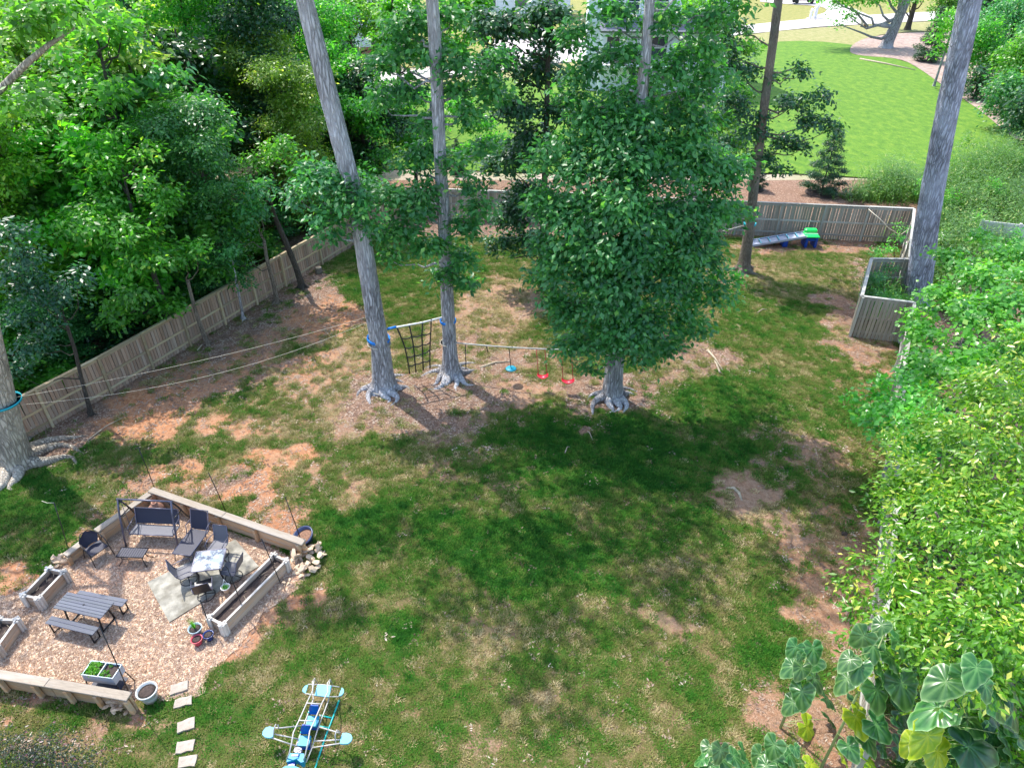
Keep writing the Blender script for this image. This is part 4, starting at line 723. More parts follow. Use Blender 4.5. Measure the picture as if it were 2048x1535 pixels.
timber_wall('timber wall with a bleached wide cap along the bottom edge of the patio', at0(-60, 1338, h1), at0(262, 1393, h1), h1, -1, (.2, .42, .62, .8, .985), 2)
def raised_bed(label, px, z, courses=2, plants=None):
    """px: four corners in order at height z"""
    c = [at0(x, y, z) for x, y in px]; m = sum(c, Vector()) / 4; d = ((c[1] - c[0]) + (c[2] - c[3])) / 2; e = ((c[3] - c[0]) + (c[2] - c[1])) / 2
    L, W = d.length, e.length; ang = math.atan2(d.y, d.x); o = E('raised_bed', m, ang, label, 'planter'); bh = z / courses
    for k in range(courses):
        zc = bh * (k + .5)
        for s in (-1, 1):
            MB().box((0, 0, 0), (L - .1, .04, bh - .008), bev=.005).build('board', MAT['bed'], o, (0, s * W / 2, zc)); MB().box((0, 0, 0), (.04, W - .1, bh - .008), bev=.005).build('board', MAT['bed'], o, (s * L / 2, 0, zc))
    for s in (-1, 1):
        MB().box((0, 0, 0), (L - .12, .07, .02), bev=.004).build('edge_strip', MAT['bedpost'], o, (0, s * W / 2, z + .012)); MB().box((0, 0, 0), (.07, W - .12, .02), bev=.004).build('edge_strip', MAT['bedpost'], o, (s * L / 2, 0, z + .012))
        for t in (-1, 1):
            mb = MB(); x, y = s * L / 2, t * W / 2
            for dx, dy in ((-.07, .045), (.07, .045), (-.07, -.045), (.07, -.045), (.045, .09), (-.045, .09), (.045, -.09), (-.045, -.09)): pass
            for dx, dy in ((s * .06, -t * .06), (s * .06, t * .02), (-s * .06, t * .06), (s * .015, t * .07)): mb.box((dx, dy, z / 2 + .02), (.07, .07, z + .05), bev=.015)
            for a in (0, math.pi / 2): mb.box((0, 0, z + .055 + .004 * a), (.22, .055, .02), rot=a, bev=.006)
            mb.build('corner_post', MAT['bedpost'], o, (x, y, 0))
    rows = []; r = np.random.default_rng(int(L * 99))
    for i in range(12): rows.append([(-L / 2 + .03 + (L - .06) * j / 24, -W / 2 + .03 + (W - .06) * i / 11, z * .62 + r.normal() * .012) for j in range(25)])
    MB().sheet(rows).build('soil', MAT['soil'], o); mb = MB()
    for q in range(10):
        a = r.random() * 6; p = Vector((r.uniform(-.45, .45) * L, r.uniform(-.35, .35) * W, z * .62 + .03)); l = r.uniform(.08, .3) * (1 if q else 2); mb.tube([p, p + Vector((math.cos(a) * l, math.sin(a) * l, r.uniform(0, .05)))], .006, 5)
    mb.build('dry_stems', MAT['straw'], o); return o
raised_bed('long narrow raised bed of dark soil between the concrete slab and the lawn', [(430,1240),(562,1114),(574,1124),(447,1251)][:0] or [(419,1236),(547,1112),(573,1121),(446,1250)], .42, 3)
raised_bed('small raised bed with dry stems at the left of the gravel, near the stone heap', [(47,1193),(97,1139),(130,1144),(78,1196)], .42, 2)
raised_bed('weathered raised bed cut off by the left edge of the view', [(-42,1292),(2,1237),(31,1243),(-8,1300)], .42, 2)
# concrete slab
sl = [at0(295, 1165, .03), at0(339, 1245, .03), at0(518, 1133, .03), at0(471, 1079, .03)]
slo = E('concrete_slab', sl[0], 0, 'stained grey concrete slab under the glass dining table', 'slab'); cc = [p - sl[0] for p in sl]
MB().slab([cc[0], cc[1], cc[1].lerp(cc[2], .499), cc[0].lerp(cc[3], .499)], 0, .035).build('slab_half', MAT['conc'], slo); MB().slab([cc[0].lerp(cc[3], .501), cc[1].lerp(cc[2], .501), cc[2], cc[3]], 0, .035).build('slab_half', MAT['conc'], slo)
SLZ = .065
# stepping stones
for i, (x, y, wx, ly, a, lab) in enumerate([(360,1377,.42,.28,.35,'first pale stepping stone, right of the white pot'), (368,1406,.42,.24,.3,'second stepping stone below the white pot, partly sunk in dirt'), (373,1452,.4,.28,.35,'middle one of the five stepping stones, on thin grass'), (372,1495,.4,.28,.2,'fourth stepping stone from the gravel, squarish'), (376,1525,.4,.26,.15,'last stepping stone at the bottom edge of the picture')]):
    r = np.random.default_rng(i + 40); poly = []
    for u, v in ((-1,-1),(-.3,-1.05),(.4,-.97),(1,-1),(1.03,0),(1,1),(.3,1.03),(-.4,.98),(-1,1),(-1.02,.1)): poly.append(Vector((u * wx / 2 + r.normal() * .012, v * ly / 2 + r.normal() * .012, 0)))
    o = tag(MB().slab(poly, 0, .06).build('stepping_stone', MAT['paver'], None, G(x, y) + Vector((0, 0, .03))), lab, 'stepping stone', 'stepping stones'); o.rotation_euler.z = a
# rocks
def rock_mesh(seed):
    r = np.random.default_rng(seed); mb = MB(); pr = []; n = 5; vs = [(0, 0, -.5)]
    for z, q in ((-.42, .75), (.0, 1.0), (.38, .72)):
        for k in range(n): a = 2 * math.pi * k / n + r.normal() * .25; vs.append((q * math.cos(a) * r.uniform(.7, 1.2), q * math.sin(a) * r.uniform(.7, 1.2), z + r.normal() * .12))
    vs.append((0, 0, .45)); fs = [(0, 1 + (k + 1) % n, 1 + k) for k in range(n)]
    for l in range(2): fs += [(1 + l * n + k, 1 + l * n + (k + 1) % n, 1 + (l + 1) * n + (k + 1) % n, 1 + (l + 1) * n + k) for k in range(n)]
    fs += [(1 + 2 * n + k, 1 + 2 * n + (k + 1) % n, len(vs) - 1) for k in range(n)]; mb.add(vs, fs); me = mb.mesh('rock'); me.materials.append(MAT['rock']); return me
RK = [rock_mesh(i) for i in range(6)]; rr = np.random.default_rng(77)
def rocks(poly, n, s0, s1, label, group):
    xs = [p[0] for p in poly]; ys = [p[1] for p in poly]; W = [G(*p) for p in poly]; k = 0; placed = []
    while k < n:
        x, y = rr.uniform(min(xs), max(xs)), rr.uniform(min(ys), max(ys)); p = G(x, y)
        if not inpoly(np.array([p.x]), np.array([p.y]), W)[0]: continue
        s = rr.uniform(s0, s1); z = .05 + .06 * sum(1 for q in placed if (q - p).length < s * 1.3); placed.append(p.copy())
        o = link('rock', RK[int(rr.integers(6))], None, None, (p.x, p.y, z + s * .2), (rr.normal() * .4, rr.normal() * .4, rr.random() * 6), (s * 1.1, s * rr.uniform(.45, .85), s * rr.uniform(.3, .55))); tag(o, label, 'rock', group); k += 1
rocks([(590,1150),(580,1110),(612,1098),(650,1092),(652,1118),(628,1150),(600,1160)], 52, .075, .17, 'tan broken rock in the heap at the end of the long timber wall', 'rocks heaped by the long wall')
rocks([(98,1122),(125,1112),(142,1138),(148,1150),(118,1138)], 13, .08, .14, 'reddish tan rock in the little heap behind the small raised bed', 'rocks behind the small bed')
rocks([(207,1404),(222,1408),(256,1412),(256,1432),(218,1432)], 12, .08, .15, 'tan rock piled against the right end of the bottom timber wall', 'rocks by the bottom wall')
rocks([(560,1160),(590,1150),(585,1165),(545,1190),(540,1180)], 6, .05, .08, 'small stray stone lying beside the long raised bed', 'stray stones by the long bed')

# ------------------------------------------------------------------ patio furniture
def obb(px, z, z0=.035):
    c = [G(x, y, z) for x, y in px]; m = sum(c, Vector()) / 4; d = ((c[1] - c[0]) + (c[2] - c[3])) / 2; e = ((c[3] - c[0]) + (c[2] - c[1])) / 2
    return Vector((m.x, m.y, z0)), math.atan2(d.y, d.x), d.length, e.length
# picnic table
loc, ang, L, W = obb([(105,1215),(198,1237),(233,1205),(137,1185)], .74)
o = E('picnic_table', loc, ang, 'slate grey picnic table with black legs and an umbrella hole', 'table')
nb = 6; bw = W / nb
for k in range(nb): MB().box((0, 0, 0), (L - .0, bw - .008, .035), bev=.006).build('board', MAT['slate'], o, (0, -W / 2 + bw * (k + .5), .72))
MB().lathe([(.03, 0), (.03, .006), (.0, .006)], 12).build('umbrella_hole', MAT['black'], o, (0, 0, .738))
for s in (-1, 1):
    mb = MB(); x = s * (L / 2 - .22)
    for t in (-1, 1): mb.tube([(x, t * W * .28, .7), (x, t * W * .42, 0.02)], .032, 4)
    mb.tube([(x, -W * .42, .03), (x, W * .42, .03)], .028, 4); mb.tube([(x, -W * .3, .67), (x, W * .3, .67)], .028, 4); mb.tube([(x, 0, .67), (x - s * .3, 0, .69)], .02, 4); mb.build('leg_frame', MAT['black'], o)
for lab, px in (('slate grey picnic bench on the near side of the picnic table', [(92,1245),(188,1268),(197,1258),(103,1234)]), ('slate grey picnic bench on the far side, half hidden by the picnic table', [(150,1193),(246,1211),(255,1202),(159,1183)])):
    loc, ang, L, W = obb(px, .44); o = E('picnic_bench', loc, ang, lab, 'bench', 'picnic benches'); W = max(W, .26)
    for k in range(2): MB().box((0, 0, 0), (L, W / 2 - .006, .035), bev=.006).build('board', MAT['slate'], o, (0, (k - .5) * W / 2, .43))
    for s in (-1, 1):
        x = s * (L / 2 - .12); mb = MB(); mb.tube([(x, -W * .42, .41), (x, -W * .42, .03), (x, W * .42, .03), (x, W * .42, .41)], .026, 4); mb.build('leg_frame', MAT['black'], o)
# glass dining table
loc, ang, L, W = obb([(376,1148),(444,1138),(455,1098),(397,1103)], .74, SLZ)
o = E('dining_table', loc, ang, 'speckled glass dining table with a grey metal frame on the concrete slab', 'table')
MB().box((0, 0, .715), (L - .06, W - .06, .012)).build('glass_top', MAT['glass'], o)
mb = MB()
for s in (-1, 1): mb.box((0, s * (W / 2 - .02), .712), (L, .04, .035), bev=.008); mb.box((s * (L / 2 - .02), 0, .712), (.04, W - .081, .035), bev=.008)
mb.build('rim', MAT['bluegrey'], o)
for s in (-1, 1):
    for t in (-1, 1): MB().tube([(s * (L / 2 - .1), t * (W / 2 - .1), .7), (s * (L / 2 - .14), t * (W / 2 - .14), .4), (s * (L / 2 - .05), t * (W / 2 - .05), 0)], .024, 8).build('leg', MAT['black'], o)
def swivel_chair(label, x, y, rz, sling='greysling', z=SLZ, sc_=.92):
    g = G(x, y, z); o = E('swivel_chair', g, rz, label, 'chair', 'swivel chairs round the glass table'); o.scale = (sc_,) * 3   # faces +y
    m = MB(); m.tube([(.27 * math.cos(a), .27 * math.sin(a), .015) for a in np.linspace(0, 2 * math.pi, 25)[:-1]], .014, 6, closed=True)
    m.tube([(-.27, 0, .02), (0, 0, .09), (.27, 0, .02)], .014, 6); m.tube([(0, -.27, .02), (0, 0, .09), (0, .27, .02)], .014, 6); m.tube([(0, 0, .08), (0, 0, .36)], .025, 8); m.build('swivel_base', MAT['black'], o)
    m = MB()
    for s in (-1, 1):
        m.tube([(s * .26, .26, .42), (s * .26, .1, .40), (s * .26, -.2, .38), (s * .25, -.3, .52), (s * .24, -.42, .98)], .015, 6)
        m.tube([(s * .26, .22, .41), (s * .31, .2, .6), (s * .31, 0, .64), (s * .30, -.22, .62), (s * .26, -.34, .62)], .015, 6)
    m.tube([(-.24, -.42, .98), (.24, -.42, .98)], .014, 6); m.tube([(-.26, .05, .37), (.26, .05, .37)], .014, 6); m.build('frame', MAT['bluegrey'], o)
    rows = [[(u * .25, y_, z_) for u in (-1, -.5, 0, .5, 1)] for y_, z_ in ((.28, .425), (.2, .42), (0, .40), (-.18, .39), (-.25, .42), (-.3, .52), (-.36, .75), (-.42, .97))]
    b = MB(); b.sheet(rows[:5]).build('seat', MAT[sling], o); c = MB(); c.sheet(rows[4:]).build('backrest', MAT[sling], o)
    return o
swivel_chair('grey dining chair at the far side of the glass table, in front of the lounger', 441, 1108, R(172))
swivel_chair('grey dining chair on the left side of the glass table, seen from its side', 378, 1158, R(-58))
swivel_chair('grey dining chair on the right side of the glass table, beside the long raised bed', 468, 1153, R(82))
swivel_chair('dark-backed dining chair at the near end of the glass table, turned away from us', 413, 1190, R(22), 'black')
# armchair
g = G(200, 1113, .03); o = E('patio_armchair', g, R(-125), 'navy sling armchair with curved arms near the low timber wall', 'chair')
m = MB(); m.lathe([(0, 0)] , 3) if False else None
rows = [[(u * .25, y_, z_) for u in (-1, -.5, 0, .5, 1)] for y_, z_ in ((.25, .42), (0, .40), (-.23, .40))]; MB().sheet(rows).build('seat', MAT['navy'], o)
rows = []
for z_, w_, y_ in ((.44, .17, -.25), (.55, .24, -.28), (.68, .27, -.31), (.80, .24, -.34), (.88, .13, -.36)): rows.append([(u * w_, y_ + .08 * u * u, z_) for u in np.linspace(-1, 1, 7)])
MB().sheet(rows).build('backrest', MAT['navy'], o)
m = MB()
for s in (-1, 1): m.tube([(s * .31, .3, 0), (s * .29, .24, .42), (s * .3, .14, .62), (s * .3, -.1, .66), (s * .27, -.26, .70), (s * .13, -.36, .89)], .014, 6); m.tube([(s * .3, -.36, 0), (s * .28, -.22, .36), (s * .29, -.05, .63)], .014, 6); m.tube([(s * .26, .26, .41), (s * .26, -.24, .39)], .012, 6)
m.tube([(-.13, -.36, .89), (.13, -.36, .89)], .014, 6); m.tube([(-.27, .25, .41), (.27, .25, .41)], .012, 6); m.tube([(-.27, -.24, .39), (.27, -.24, .39)], .012, 6); m.build('frame', MAT['black'], o)
# coffee table
loc, ang, L, W = obb([(230,1115),(286,1117),(300,1096),(243,1094)], .42)
o = E('coffee_table', loc, ang, 'low black slatted coffee table in front of the swing seat', 'table')
ns = 11
for k in range(ns): MB().box((0, 0, 0), (L / ns - .012, W - .07, .018), bev=.004).build('slat', MAT['navy'], o, (-L / 2 + .03 + (L - .06) * (k + .5) / ns, 0, .405))
m = MB(); m.tube([(s * (L / 2 - .02), t * (W / 2 - .02), .405) for s, t in ((-1, -1), (1, -1), (1, 1), (-1, 1))], .018, 6, closed=True); m.build('rim', MAT['black'], o)
for s in (-1, 1):
    for t in (-1, 1): MB().tube([(s * (L / 2 - .08), t * (W / 2 - .07), .4), (s * (L / 2 - .12), t * (W / 2 - .1), .25), (s * (L / 2 - .1), t * (W / 2 - .09), .12), (s * (L / 2 - .0), t * (W / 2 - .0), 0)], .014, 6).build('leg', MAT['black'], o)
m = MB()
for t in (-1, 1): m.tube([(-(L / 2 - .12), t * (W / 2 - .1), .22), ((L / 2 - .12), t * (W / 2 - .1), .22)], .01, 6)
m.build('stretcher', MAT['black'], o)
# chaise
a, b = G(364, 1108, .36), G(400, 1060, .36); d, L, ang = run(a, b); g = Vector((a.x, a.y, .03))
o = E('chaise_lounge', g, ang, 'long navy reclining lounger with its back raised, beside the swing seat', 'lounger')
Wc = .30
MB().sheet([[(L * t, u * Wc, .36) for u in (-1, 0, 1)] for t in np.linspace(-.02, 1, 8)]).build('seat', MAT['navy'], o)
MB().sheet([[(L + .0 + .22 * t, u * Wc * .95, .38 + .62 * t) for u in (-1, 0, 1)] for t in (0, .3, .6, .9, 1)]).build('backrest', MAT['navy'], o)
m = MB()
for s in (-1, 1):
    m.tube([(-.03, s * Wc, .35), (L, s * Wc, .35), (L + .25, s * Wc, 1.0)], .018, 6); m.tube([(.1, s * Wc, .35), (-.02, s * (Wc + .02), 0)], .016, 6); m.tube([(L * .75, s * (Wc + .02), 0), (L * .8, s * (Wc + .03), .4), (L * .9, s * (Wc + .06), .6), (L + .2, s * (Wc + .04), .62)], .016, 6); m.tube([(L + .1, s * Wc, .6), (L + .38, s * Wc, 0)], .016, 6)
m.tube([(L + .25, -Wc, 1.0), (L + .25, Wc, 1.0)], .016, 6); m.tube([(-.03, -Wc, .35), (-.03, Wc, .35)], .016, 6); m.build('frame', MAT['bluegrey'], o)
# swing seat
za = 1.62; a, b = G(236, 999, za), G(343, 1004, za); d, L, ang = run(a, b); g = (a + b) / 2; g.z = .035
o = E('garden_swing', g, ang, 'double swing seat with dark sling panels hanging from a grey metal frame', 'swing seat')
m = MB(); hx = L / 2; m.tube([(-hx - .04, 0, za), (hx + .04, 0, za)], .03, 8); m.build('top_bar', MAT['bluegrey'], o)
for s in (-1, 1):
    m = MB(); m.tube([(s * hx, 0, za), (s * hx, -.16, 1.25), (s * hx, -.28, .8), (s * hx, -.48, 0)], .032, 8); m.build('front_leg', MAT['bluegrey'], o)
    m = MB(); m.tube([(s * hx, 0, za - .02), (s * hx, .2, 1.2), (s * hx, .42, .6), (s * hx, .75, 0)], .028, 8); m.tube([(s * hx, -.2, 1.05), (s * hx, .3, .95)], .02, 6); m.tube([(s * hx, -.06, 1.45), (s * (hx - .14), 0, za - .02)], .016, 6); m.build('rear_leg', MAT['black'], o)
sw = hx - .14
m = MB(); m.sheet([[(u * sw, y_, z_) for u in np.linspace(-1, 1, 9)] for y_, z_ in ((-.3, .42), (-.15, .41), (0, .39), (.14, .39))]).build('seat', MAT['greysling'], o)
m = MB(); m.sheet([[(u * sw, y_, z_) for u in np.linspace(-1, 1, 9)] for y_, z_ in ((.17, .42), (.25, .62), (.34, .92))]).build('backrest', MAT['navy'], o)
m = MB()
for s in (-1, 1): m.tube([(s * sw, -.32, .42), (s * sw, .14, .38), (s * sw, .34, .93)], .016, 6); m.tube([(s * (hx - .06), 0, za - .03), (s * (sw + .03), .3, .85)], .008, 5); m.tube([(s * (hx - .06), 0, za - .03), (s * (sw + .03), -.1, .42)], .008, 5); m.tube([(s * sw, -.28, .42), (s * (sw + .02), -.26, .62), (s * (sw + .02), .25, .66)], .014, 6)
m.tube([(-sw, -.32, .42), (sw, -.32, .42)], .018, 6); m.tube([(-sw, .34, .93), (sw, .34, .93)], .018, 6); m.build('seat_frame', MAT['bluegrey'], o)
# chiminea behind it
o = E('clay_chiminea', G(318, 1030, .03), 0, 'rounded terracotta fire pot tucked into the wall corner behind the swing seat', 'fire pot')
MB().lathe([(.12, 0), (.2, .08), (.26, .22), (.24, .38), (.12, .5), (.08, .56), (.09, .6), (.06, .6), (.06, .5)], 20).build('body', MAT['terra'], o); MB().box((0, 0, 0), (.14, .02, .13), bev=.02).build('opening', MAT['black'], o, (.05, -.245, .24))
# elevated planter
loc, ang, L, W = obb([(163,1350),(227,1358),(244,1329),(184,1321)], .78)
o = E('elevated_planter', loc, ang, 'blue-grey metal planter on black legs, split between salad greens and bare soil', 'planter')
m = MB(); Z0, Z1 = .50, .78
for s in (-1, 1): m.box((0, s * (W / 2 - .008), (Z0 + Z1) / 2), (L, .016, Z1 - Z0)); m.box((s * (L / 2 - .008), 0, (Z0 + Z1) / 2), (.016, W - .033, Z1 - Z0))
m.box((0, 0, Z0 + .01), (L - .034, W - .034, .02)); m.build('box', MAT['galv'], o)
m = MB(); m.tube([(s * (L / 2), t * (W / 2), Z1) for s, t in ((-1, -1), (1, -1), (1, 1), (-1, 1))], .012, 6, closed=True); m.build('rim', MAT['potw'], o)
MB().box((0, 0, Z1 - .03), (.018, W - .03, .06)).build('divider', MAT['potw'], o)
r = np.random.default_rng(5); MB().sheet([[(-L / 2 + .02 + (L - .04) * j / 16, -W / 2 + .02 + (W - .04) * i / 10, Z1 - .08 + r.normal() * .008) for j in range(17)] for i in range(11)]).build('soil', MAT['soil'], o)
bl = [(Vector((-L * .28 + r.uniform(-.5, .5) * L * .38, r.uniform(-.4, .4) * W, Z1 - .02)), .07, .7) for k in range(22)] + [(Vector((L * r.uniform(.04, .3), r.uniform(-.4, .4) * W, Z1 - .05)), .035, .7) for k in range(8)]
link('salad_greens', leaves('salad_greens', clusters(bl, 900, 3), 9, .05, .02, 4, .6), MAT['lf_bright'], o)
for s in (-1, 1):
    for t in (-1, 1): MB().tube([(s * (L / 2 - .02), t * (W / 2 - .02), Z0 + .02), (s * (L / 2 + .06), t * (W / 2 + .04), 0)], .016, 6).build('leg', MAT['black'], o)
MB().box((0, 0, .2), (L * .98, W * .95, .015)).build('shelf', MAT['navy'], o)
# pots
def pot(name, label, x, y, rt, h, mat, soil=True, plant=None, group=None, hang=False):
    o = E(name, G(x, y, .035), 0, label, 'pot', group)
    MB().lathe([(rt * .66, 0), (rt * .8, h * .4), (rt * .95, h * .9), (rt * 1.06, h * .93), (rt * 1.06, h), (rt * .92, h), (rt * .88, h * .8), (0, h * .8)], 24).build('body', mat, o)
    MB().lathe([(rt * .87, 0), (rt * .4, .02), (0, .025)], 20).build('soil', MAT['soil'], o, (0, 0, h * .82)); return o
pot('large_pot', 'large white glazed pot of dark soil beside the first stepping stone', 302, 1397, .25, .4, MAT['potw'])
o = pot('grass_pot', 'pale blue pot with a spiky green plant at the foot of the long raised bed', 395, 1268, .18, .3, MAT['potb'])
m = MB(); r = np.random.default_rng(8)
for k in range(46): a = r.random() * 6.28; l = r.uniform(.05, .22); h = r.uniform(.25, .55); s = Vector((-math.sin(a), math.cos(a), 0)) * .008; m.add([Vector((0, 0, .25)) - s, Vector((0, 0, .25)) + s, Vector((math.cos(a) * l, math.sin(a) * l, .25 + h))], [(0, 1, 2)])
me = m.mesh('spiky_leaves'); at = me.attributes.new('tint', 'FLOAT', 'POINT'); at.data.foreach_set('value', r.random(len(m.v)).astype('f')); link('spiky_leaves', me, MAT['lf_mid'], o)
pot('red_pot', 'small red pot of soil in front of the pale blue pot', 397, 1286, .15, .22, MAT['potr']); pot('blue_pot', 'small dark blue pot next to the red one at the corner of the long bed', 420, 1277, .14, .22, MAT['potn'])
o = E('hanging_pot', G(454, 1182, SLZ), 0, 'small white hanging basket with green sprigs set down beside the glass table', 'pot')
MB().lathe([(.08, 0), (.13, .2), (.14, .2), (.14, .22), (.12, .22), (.11, .17), (0, .17)], 20).build('body', MAT['white'], o); m = MB()
for a in (0, 2.1, 4.2): m.tube([(.13 * math.cos(a), .13 * math.sin(a), .21), (.03, .0, .55)], .005, 5)
m.build('hanger', MAT['white'], o); link('sprigs', leaves('sprigs', clusters([(Vector((.0, 0, .22)), .09, .6)], 2500, 3), 6, .05, .02, 4), MAT['lf_mid'], o)
# tub leaning
o = E('plastic_tub', G(612, 1082, .03), 0, 'round navy plastic tub with leaf litter, tilted at the end of the long timber wall', 'tub')
Mr = Matrix.Rotation(R(-18), 3, 'Y') @ Matrix.Rotation(R(12), 3, 'X'); rt = .36
MB().lathe([(0, 0), (rt * .8, 0), (rt * .93, .16), (rt * 1.02, .17), (rt * 1.02, .2), (rt * .88, .2), (rt * .8, .06), (0, .05)], 32, Mr, (0, 0, .12)).build('basin', MAT['tub'], o)
MB().lathe([(rt * .82, 0), (rt * .5, .02), (0, .01)], 24, Mr, (0, 0, .22)).build('litter', plain('leaf_litter', (.2, .11, .07), .9, .6, 25, bmp=.8), o)
# light poles
for bx, by, tx, ty, lab, hk in [(139,1105,108,1005,'thin black pole with pale twine, behind the low wall near the armchair',1), (308,973,276,893,'thin black pole standing at the peak of the timber walls',0), (451,1021,417,945,'thin black pole behind the middle of the long timber wall',0), (605,1088,570,993,'thin black pole standing in the navy tub at the wall end',0), (561,1166,523,1077,'thin black pole on the near side of the long raised bed, further end',0), (490,1228,455,1136,'thin black shepherd-hook pole at the middle of the long raised bed',2), (421,1258,400,1199,'thin dark pole behind the spiky potted plant',0), (266,1402,199,1251,'thin black pole rising past the metal planter from the end of the bottom wall',0)]:
    b = G(bx, by, .02); t = P(tx, ty, b.y) ; o = E('light_pole', b, 0, lab, 'pole', 'string-light poles round the patio'); tp = t - b
    MB().tube([(0, 0, 0), tp * .5 + Vector((.01, 0, 0)), tp], .014, 6).build('rod', MAT['black'], o)
    if hk == 2: MB().tube([tp, tp + Vector((-.02, 0, .06)), tp + Vector((-.08, 0, .09)), tp + Vector((-.14, 0, .05)), tp + Vector((-.14, 0, -.02))], .01, 6).build('hook', MAT['black'], o)
    if hk == 1: MB().tube([tp, tp + Vector((-.2, 0, .0)), tp + Vector((-.38, .05, .03))], .008, 5).build('hook', MAT['rope'], o)

# ------------------------------------------------------------------ aeroplane teeter toy
O = G(620, 1490); O.z = 0.03; plane = E('airplane_glider', O, 0, 'blue and white metal airplane seesaw toy with two seats on the lawn', 'play equipment')
zx = lambda u, v, z: G(500 + u / 7.49, 1330 + v / 7.49, z) - O
def tb(name, pts, mat, rad=.016, **k): MB().tube([zx(*p) for p in pts], rad, 7, **k).build(name, mat, plane)
Wt = MAT['tubew']; ZT = 1.0
tb('top_rail', [(975,190,.62),(935,240,.7),(940,370,.75),(850,560,.95),(735,820,ZT),(650,1000,ZT),(620,1180,.95),(590,1310,.8),(548,1400,.6)], Wt)
tb('top_rail', [(1200,205,.62),(1160,260,.7),(1165,400,.75),(1080,560,.95),(965,830,ZT),(895,980,ZT),(870,1150,.95),(830,1330,.8),(798,1420,.6)], Wt)
tb('lower_rail', [(1020,290,.3),(965,190,.62),(940,380,.4),(950,500,.35),(900,640,.35),(780,960,.35),(680,1230,.35),(650,1290,.3)], Wt); tb('lower_rail', [(1240,290,.3),(1200,205,.6),(1165,390,.4),(1180,510,.35),(1110,700,.35),(1030,900,.35),(930,1230,.35),(885,1340,.35),(840,1450,.3)], Wt)
for u0, v0, u1, v1, z in ((855,562,1065,575,.95),(735,820,955,830,ZT),(1040,905,930,880,.35)): tb('cross_bar', [(u0,v0,z),(u1,v1,z)], Wt)
tb('wing_strut', [(760,900,.45),(440,935,.6),(380,930,.62)], Wt); tb('wing_strut', [(730,1100,.4),(370,1025,.6)], Wt); tb('wing_strut', [(680,1200,.38),(320,1078,.58)], Wt)
tb('wing_strut', [(1040,920,.42),(1350,1010,.6)], Wt); tb('wing_strut', [(975,1130,.4),(1370,1108,.6)], Wt); tb('wing_strut', [(935,1228,.38),(1345,1165,.58)], Wt)
tb('handle', [(350,1090,.55),(355,960,.7),(385,880,.85),(420,890,.85),(430,940,.65)], Wt); tb('handle', [(1285,1170,.55),(1275,1040,.7),(1300,960,.85),(1330,980,.75),(1335,1020,.6)], Wt)
def pad(name, pts, z, th, mat):
    p = [zx(u, v, z) for u, v in pts]; n = len(p); vs = [(q.x, q.y, q.z) for q in p] + [(q.x, q.y, q.z - th) for q in p]
    MB().add(vs, [tuple(range(n)), tuple(range(2 * n - 1, n - 1, -1))] + [(i, i + n, (i + 1) % n + n, (i + 1) % n) for i in range(n)]).build(name, mat, plane)
pad('wing_tip', [(355,925),(290,910),(230,930),(190,985),(185,1035),(225,1070),(290,1080),(335,1068),(355,1000)], .63, .05, MAT['pale'])
pad('wing_tip', [(1385,1008),(1450,1005),(1510,1025),(1532,1075),(1515,1125),(1470,1165),(1400,1172),(1345,1165),(1355,1090)], .63, .05, MAT['pale'])
pad('tail_tip', [(870,285),(825,300),(790,345),(785,385),(830,415)], .5, .04, MAT['pale']); pad('tail_tip', [(1375,325),(1405,355),(1405,400),(1375,440),(1330,455)], .5, .04, MAT['pale'])
pad('tail_panel', [(1010,288),(1225,300),(1205,380),(1180,468),(965,445),(985,370)], .53, .03, MAT['pale'])
tb('tail_frame', [(870,280,.5),(1100,285,.5),(1340,320,.5)], Wt, .013); tb('tail_frame', [(830,418,.5),(1100,465,.5),(1330,465,.5)], Wt, .013)
for u, v in ((870, 750), (745, 1045)):
    pad('seat', [(u,v),(u+170,v+5),(u+150,v+100),(u+120,v+160),(u-40,v+150),(u-20,v+90)], .44, .06, MAT['cyan'])
    pad('seat_base', [(u-25,v+60),(u+165,v+40),(u+150,v+165),(u-35,v+158)], .37, .16, MAT['blue'])
    f = [zx(u + a, v + b, z) for a, b, z in ((25,-20,.46),(140,-15,.46),(165,-80,.62),(150,-145,.8),(30,-150,.8),(10,-90,.62))]; nrm = (f[1] - f[0]).cross(f[3] - f[0]).normalized() * .03
    vs = f + [q - nrm for q in f]; MB().add(vs, [(0,1,2,3,4,5), (11,10,9,8,7,6)] + [(i, (i+1)%6, (i+1)%6+6, i+6) for i in range(6)]).build('seat_back', MAT['blue'], plane)
pad('dashboard', [(670,1235),(720,1215),(770,1235),(785,1275),(770,1310),(670,1300),(660,1270)], .58, .12, plain('dark_navy_plastic', (.005, .02, .09), .3)); 
m = MB(); m.tube([zx(675,1250,.60), zx(712,1285,.60), zx(765,1255,.60)], .007, 5); m.tube([zx(690,1245,.60), zx(715,1240,.60), zx(755,1248,.60)], .006, 5); m.build('emblem', MAT['white'], plane)
pad('engine_cowl', [(600,1310),(810,1315),(805,1440),(760,1450),(700,1400),(630,1420),(545,1440),(560,1380)], .62, .22, MAT['cyan']); pad('cowl_slot', [(625,1330),(730,1325),(730,1355),(622,1358)], .635, .014, MAT['blue'])
pad('nose', [(585,1430),(675,1440),(660,1520),(640,1600),(560,1600),(570,1500)], .55, .25, MAT['blue']); pad('propeller', [(480,1530),(540,1500),(640,1490),(740,1530),(780,1560),(640,1545),(560,1560)], .6, .03, MAT['cyan'])
tb('ground_rail', [(1335,520,.05),(1240,780,.05),(1110,1120,.05),(975,1540,.05),(950,1620,.05)], MAT['teal'], .024)
tb('ground_rail', [(1055,745,.05),(1100,760,.05),(1235,785,.05)], MAT['teal'], .02); tb('ground_rail', [(1010,900,.05),(1080,915,.05),(1190,935,.05)], MAT['teal'], .02)
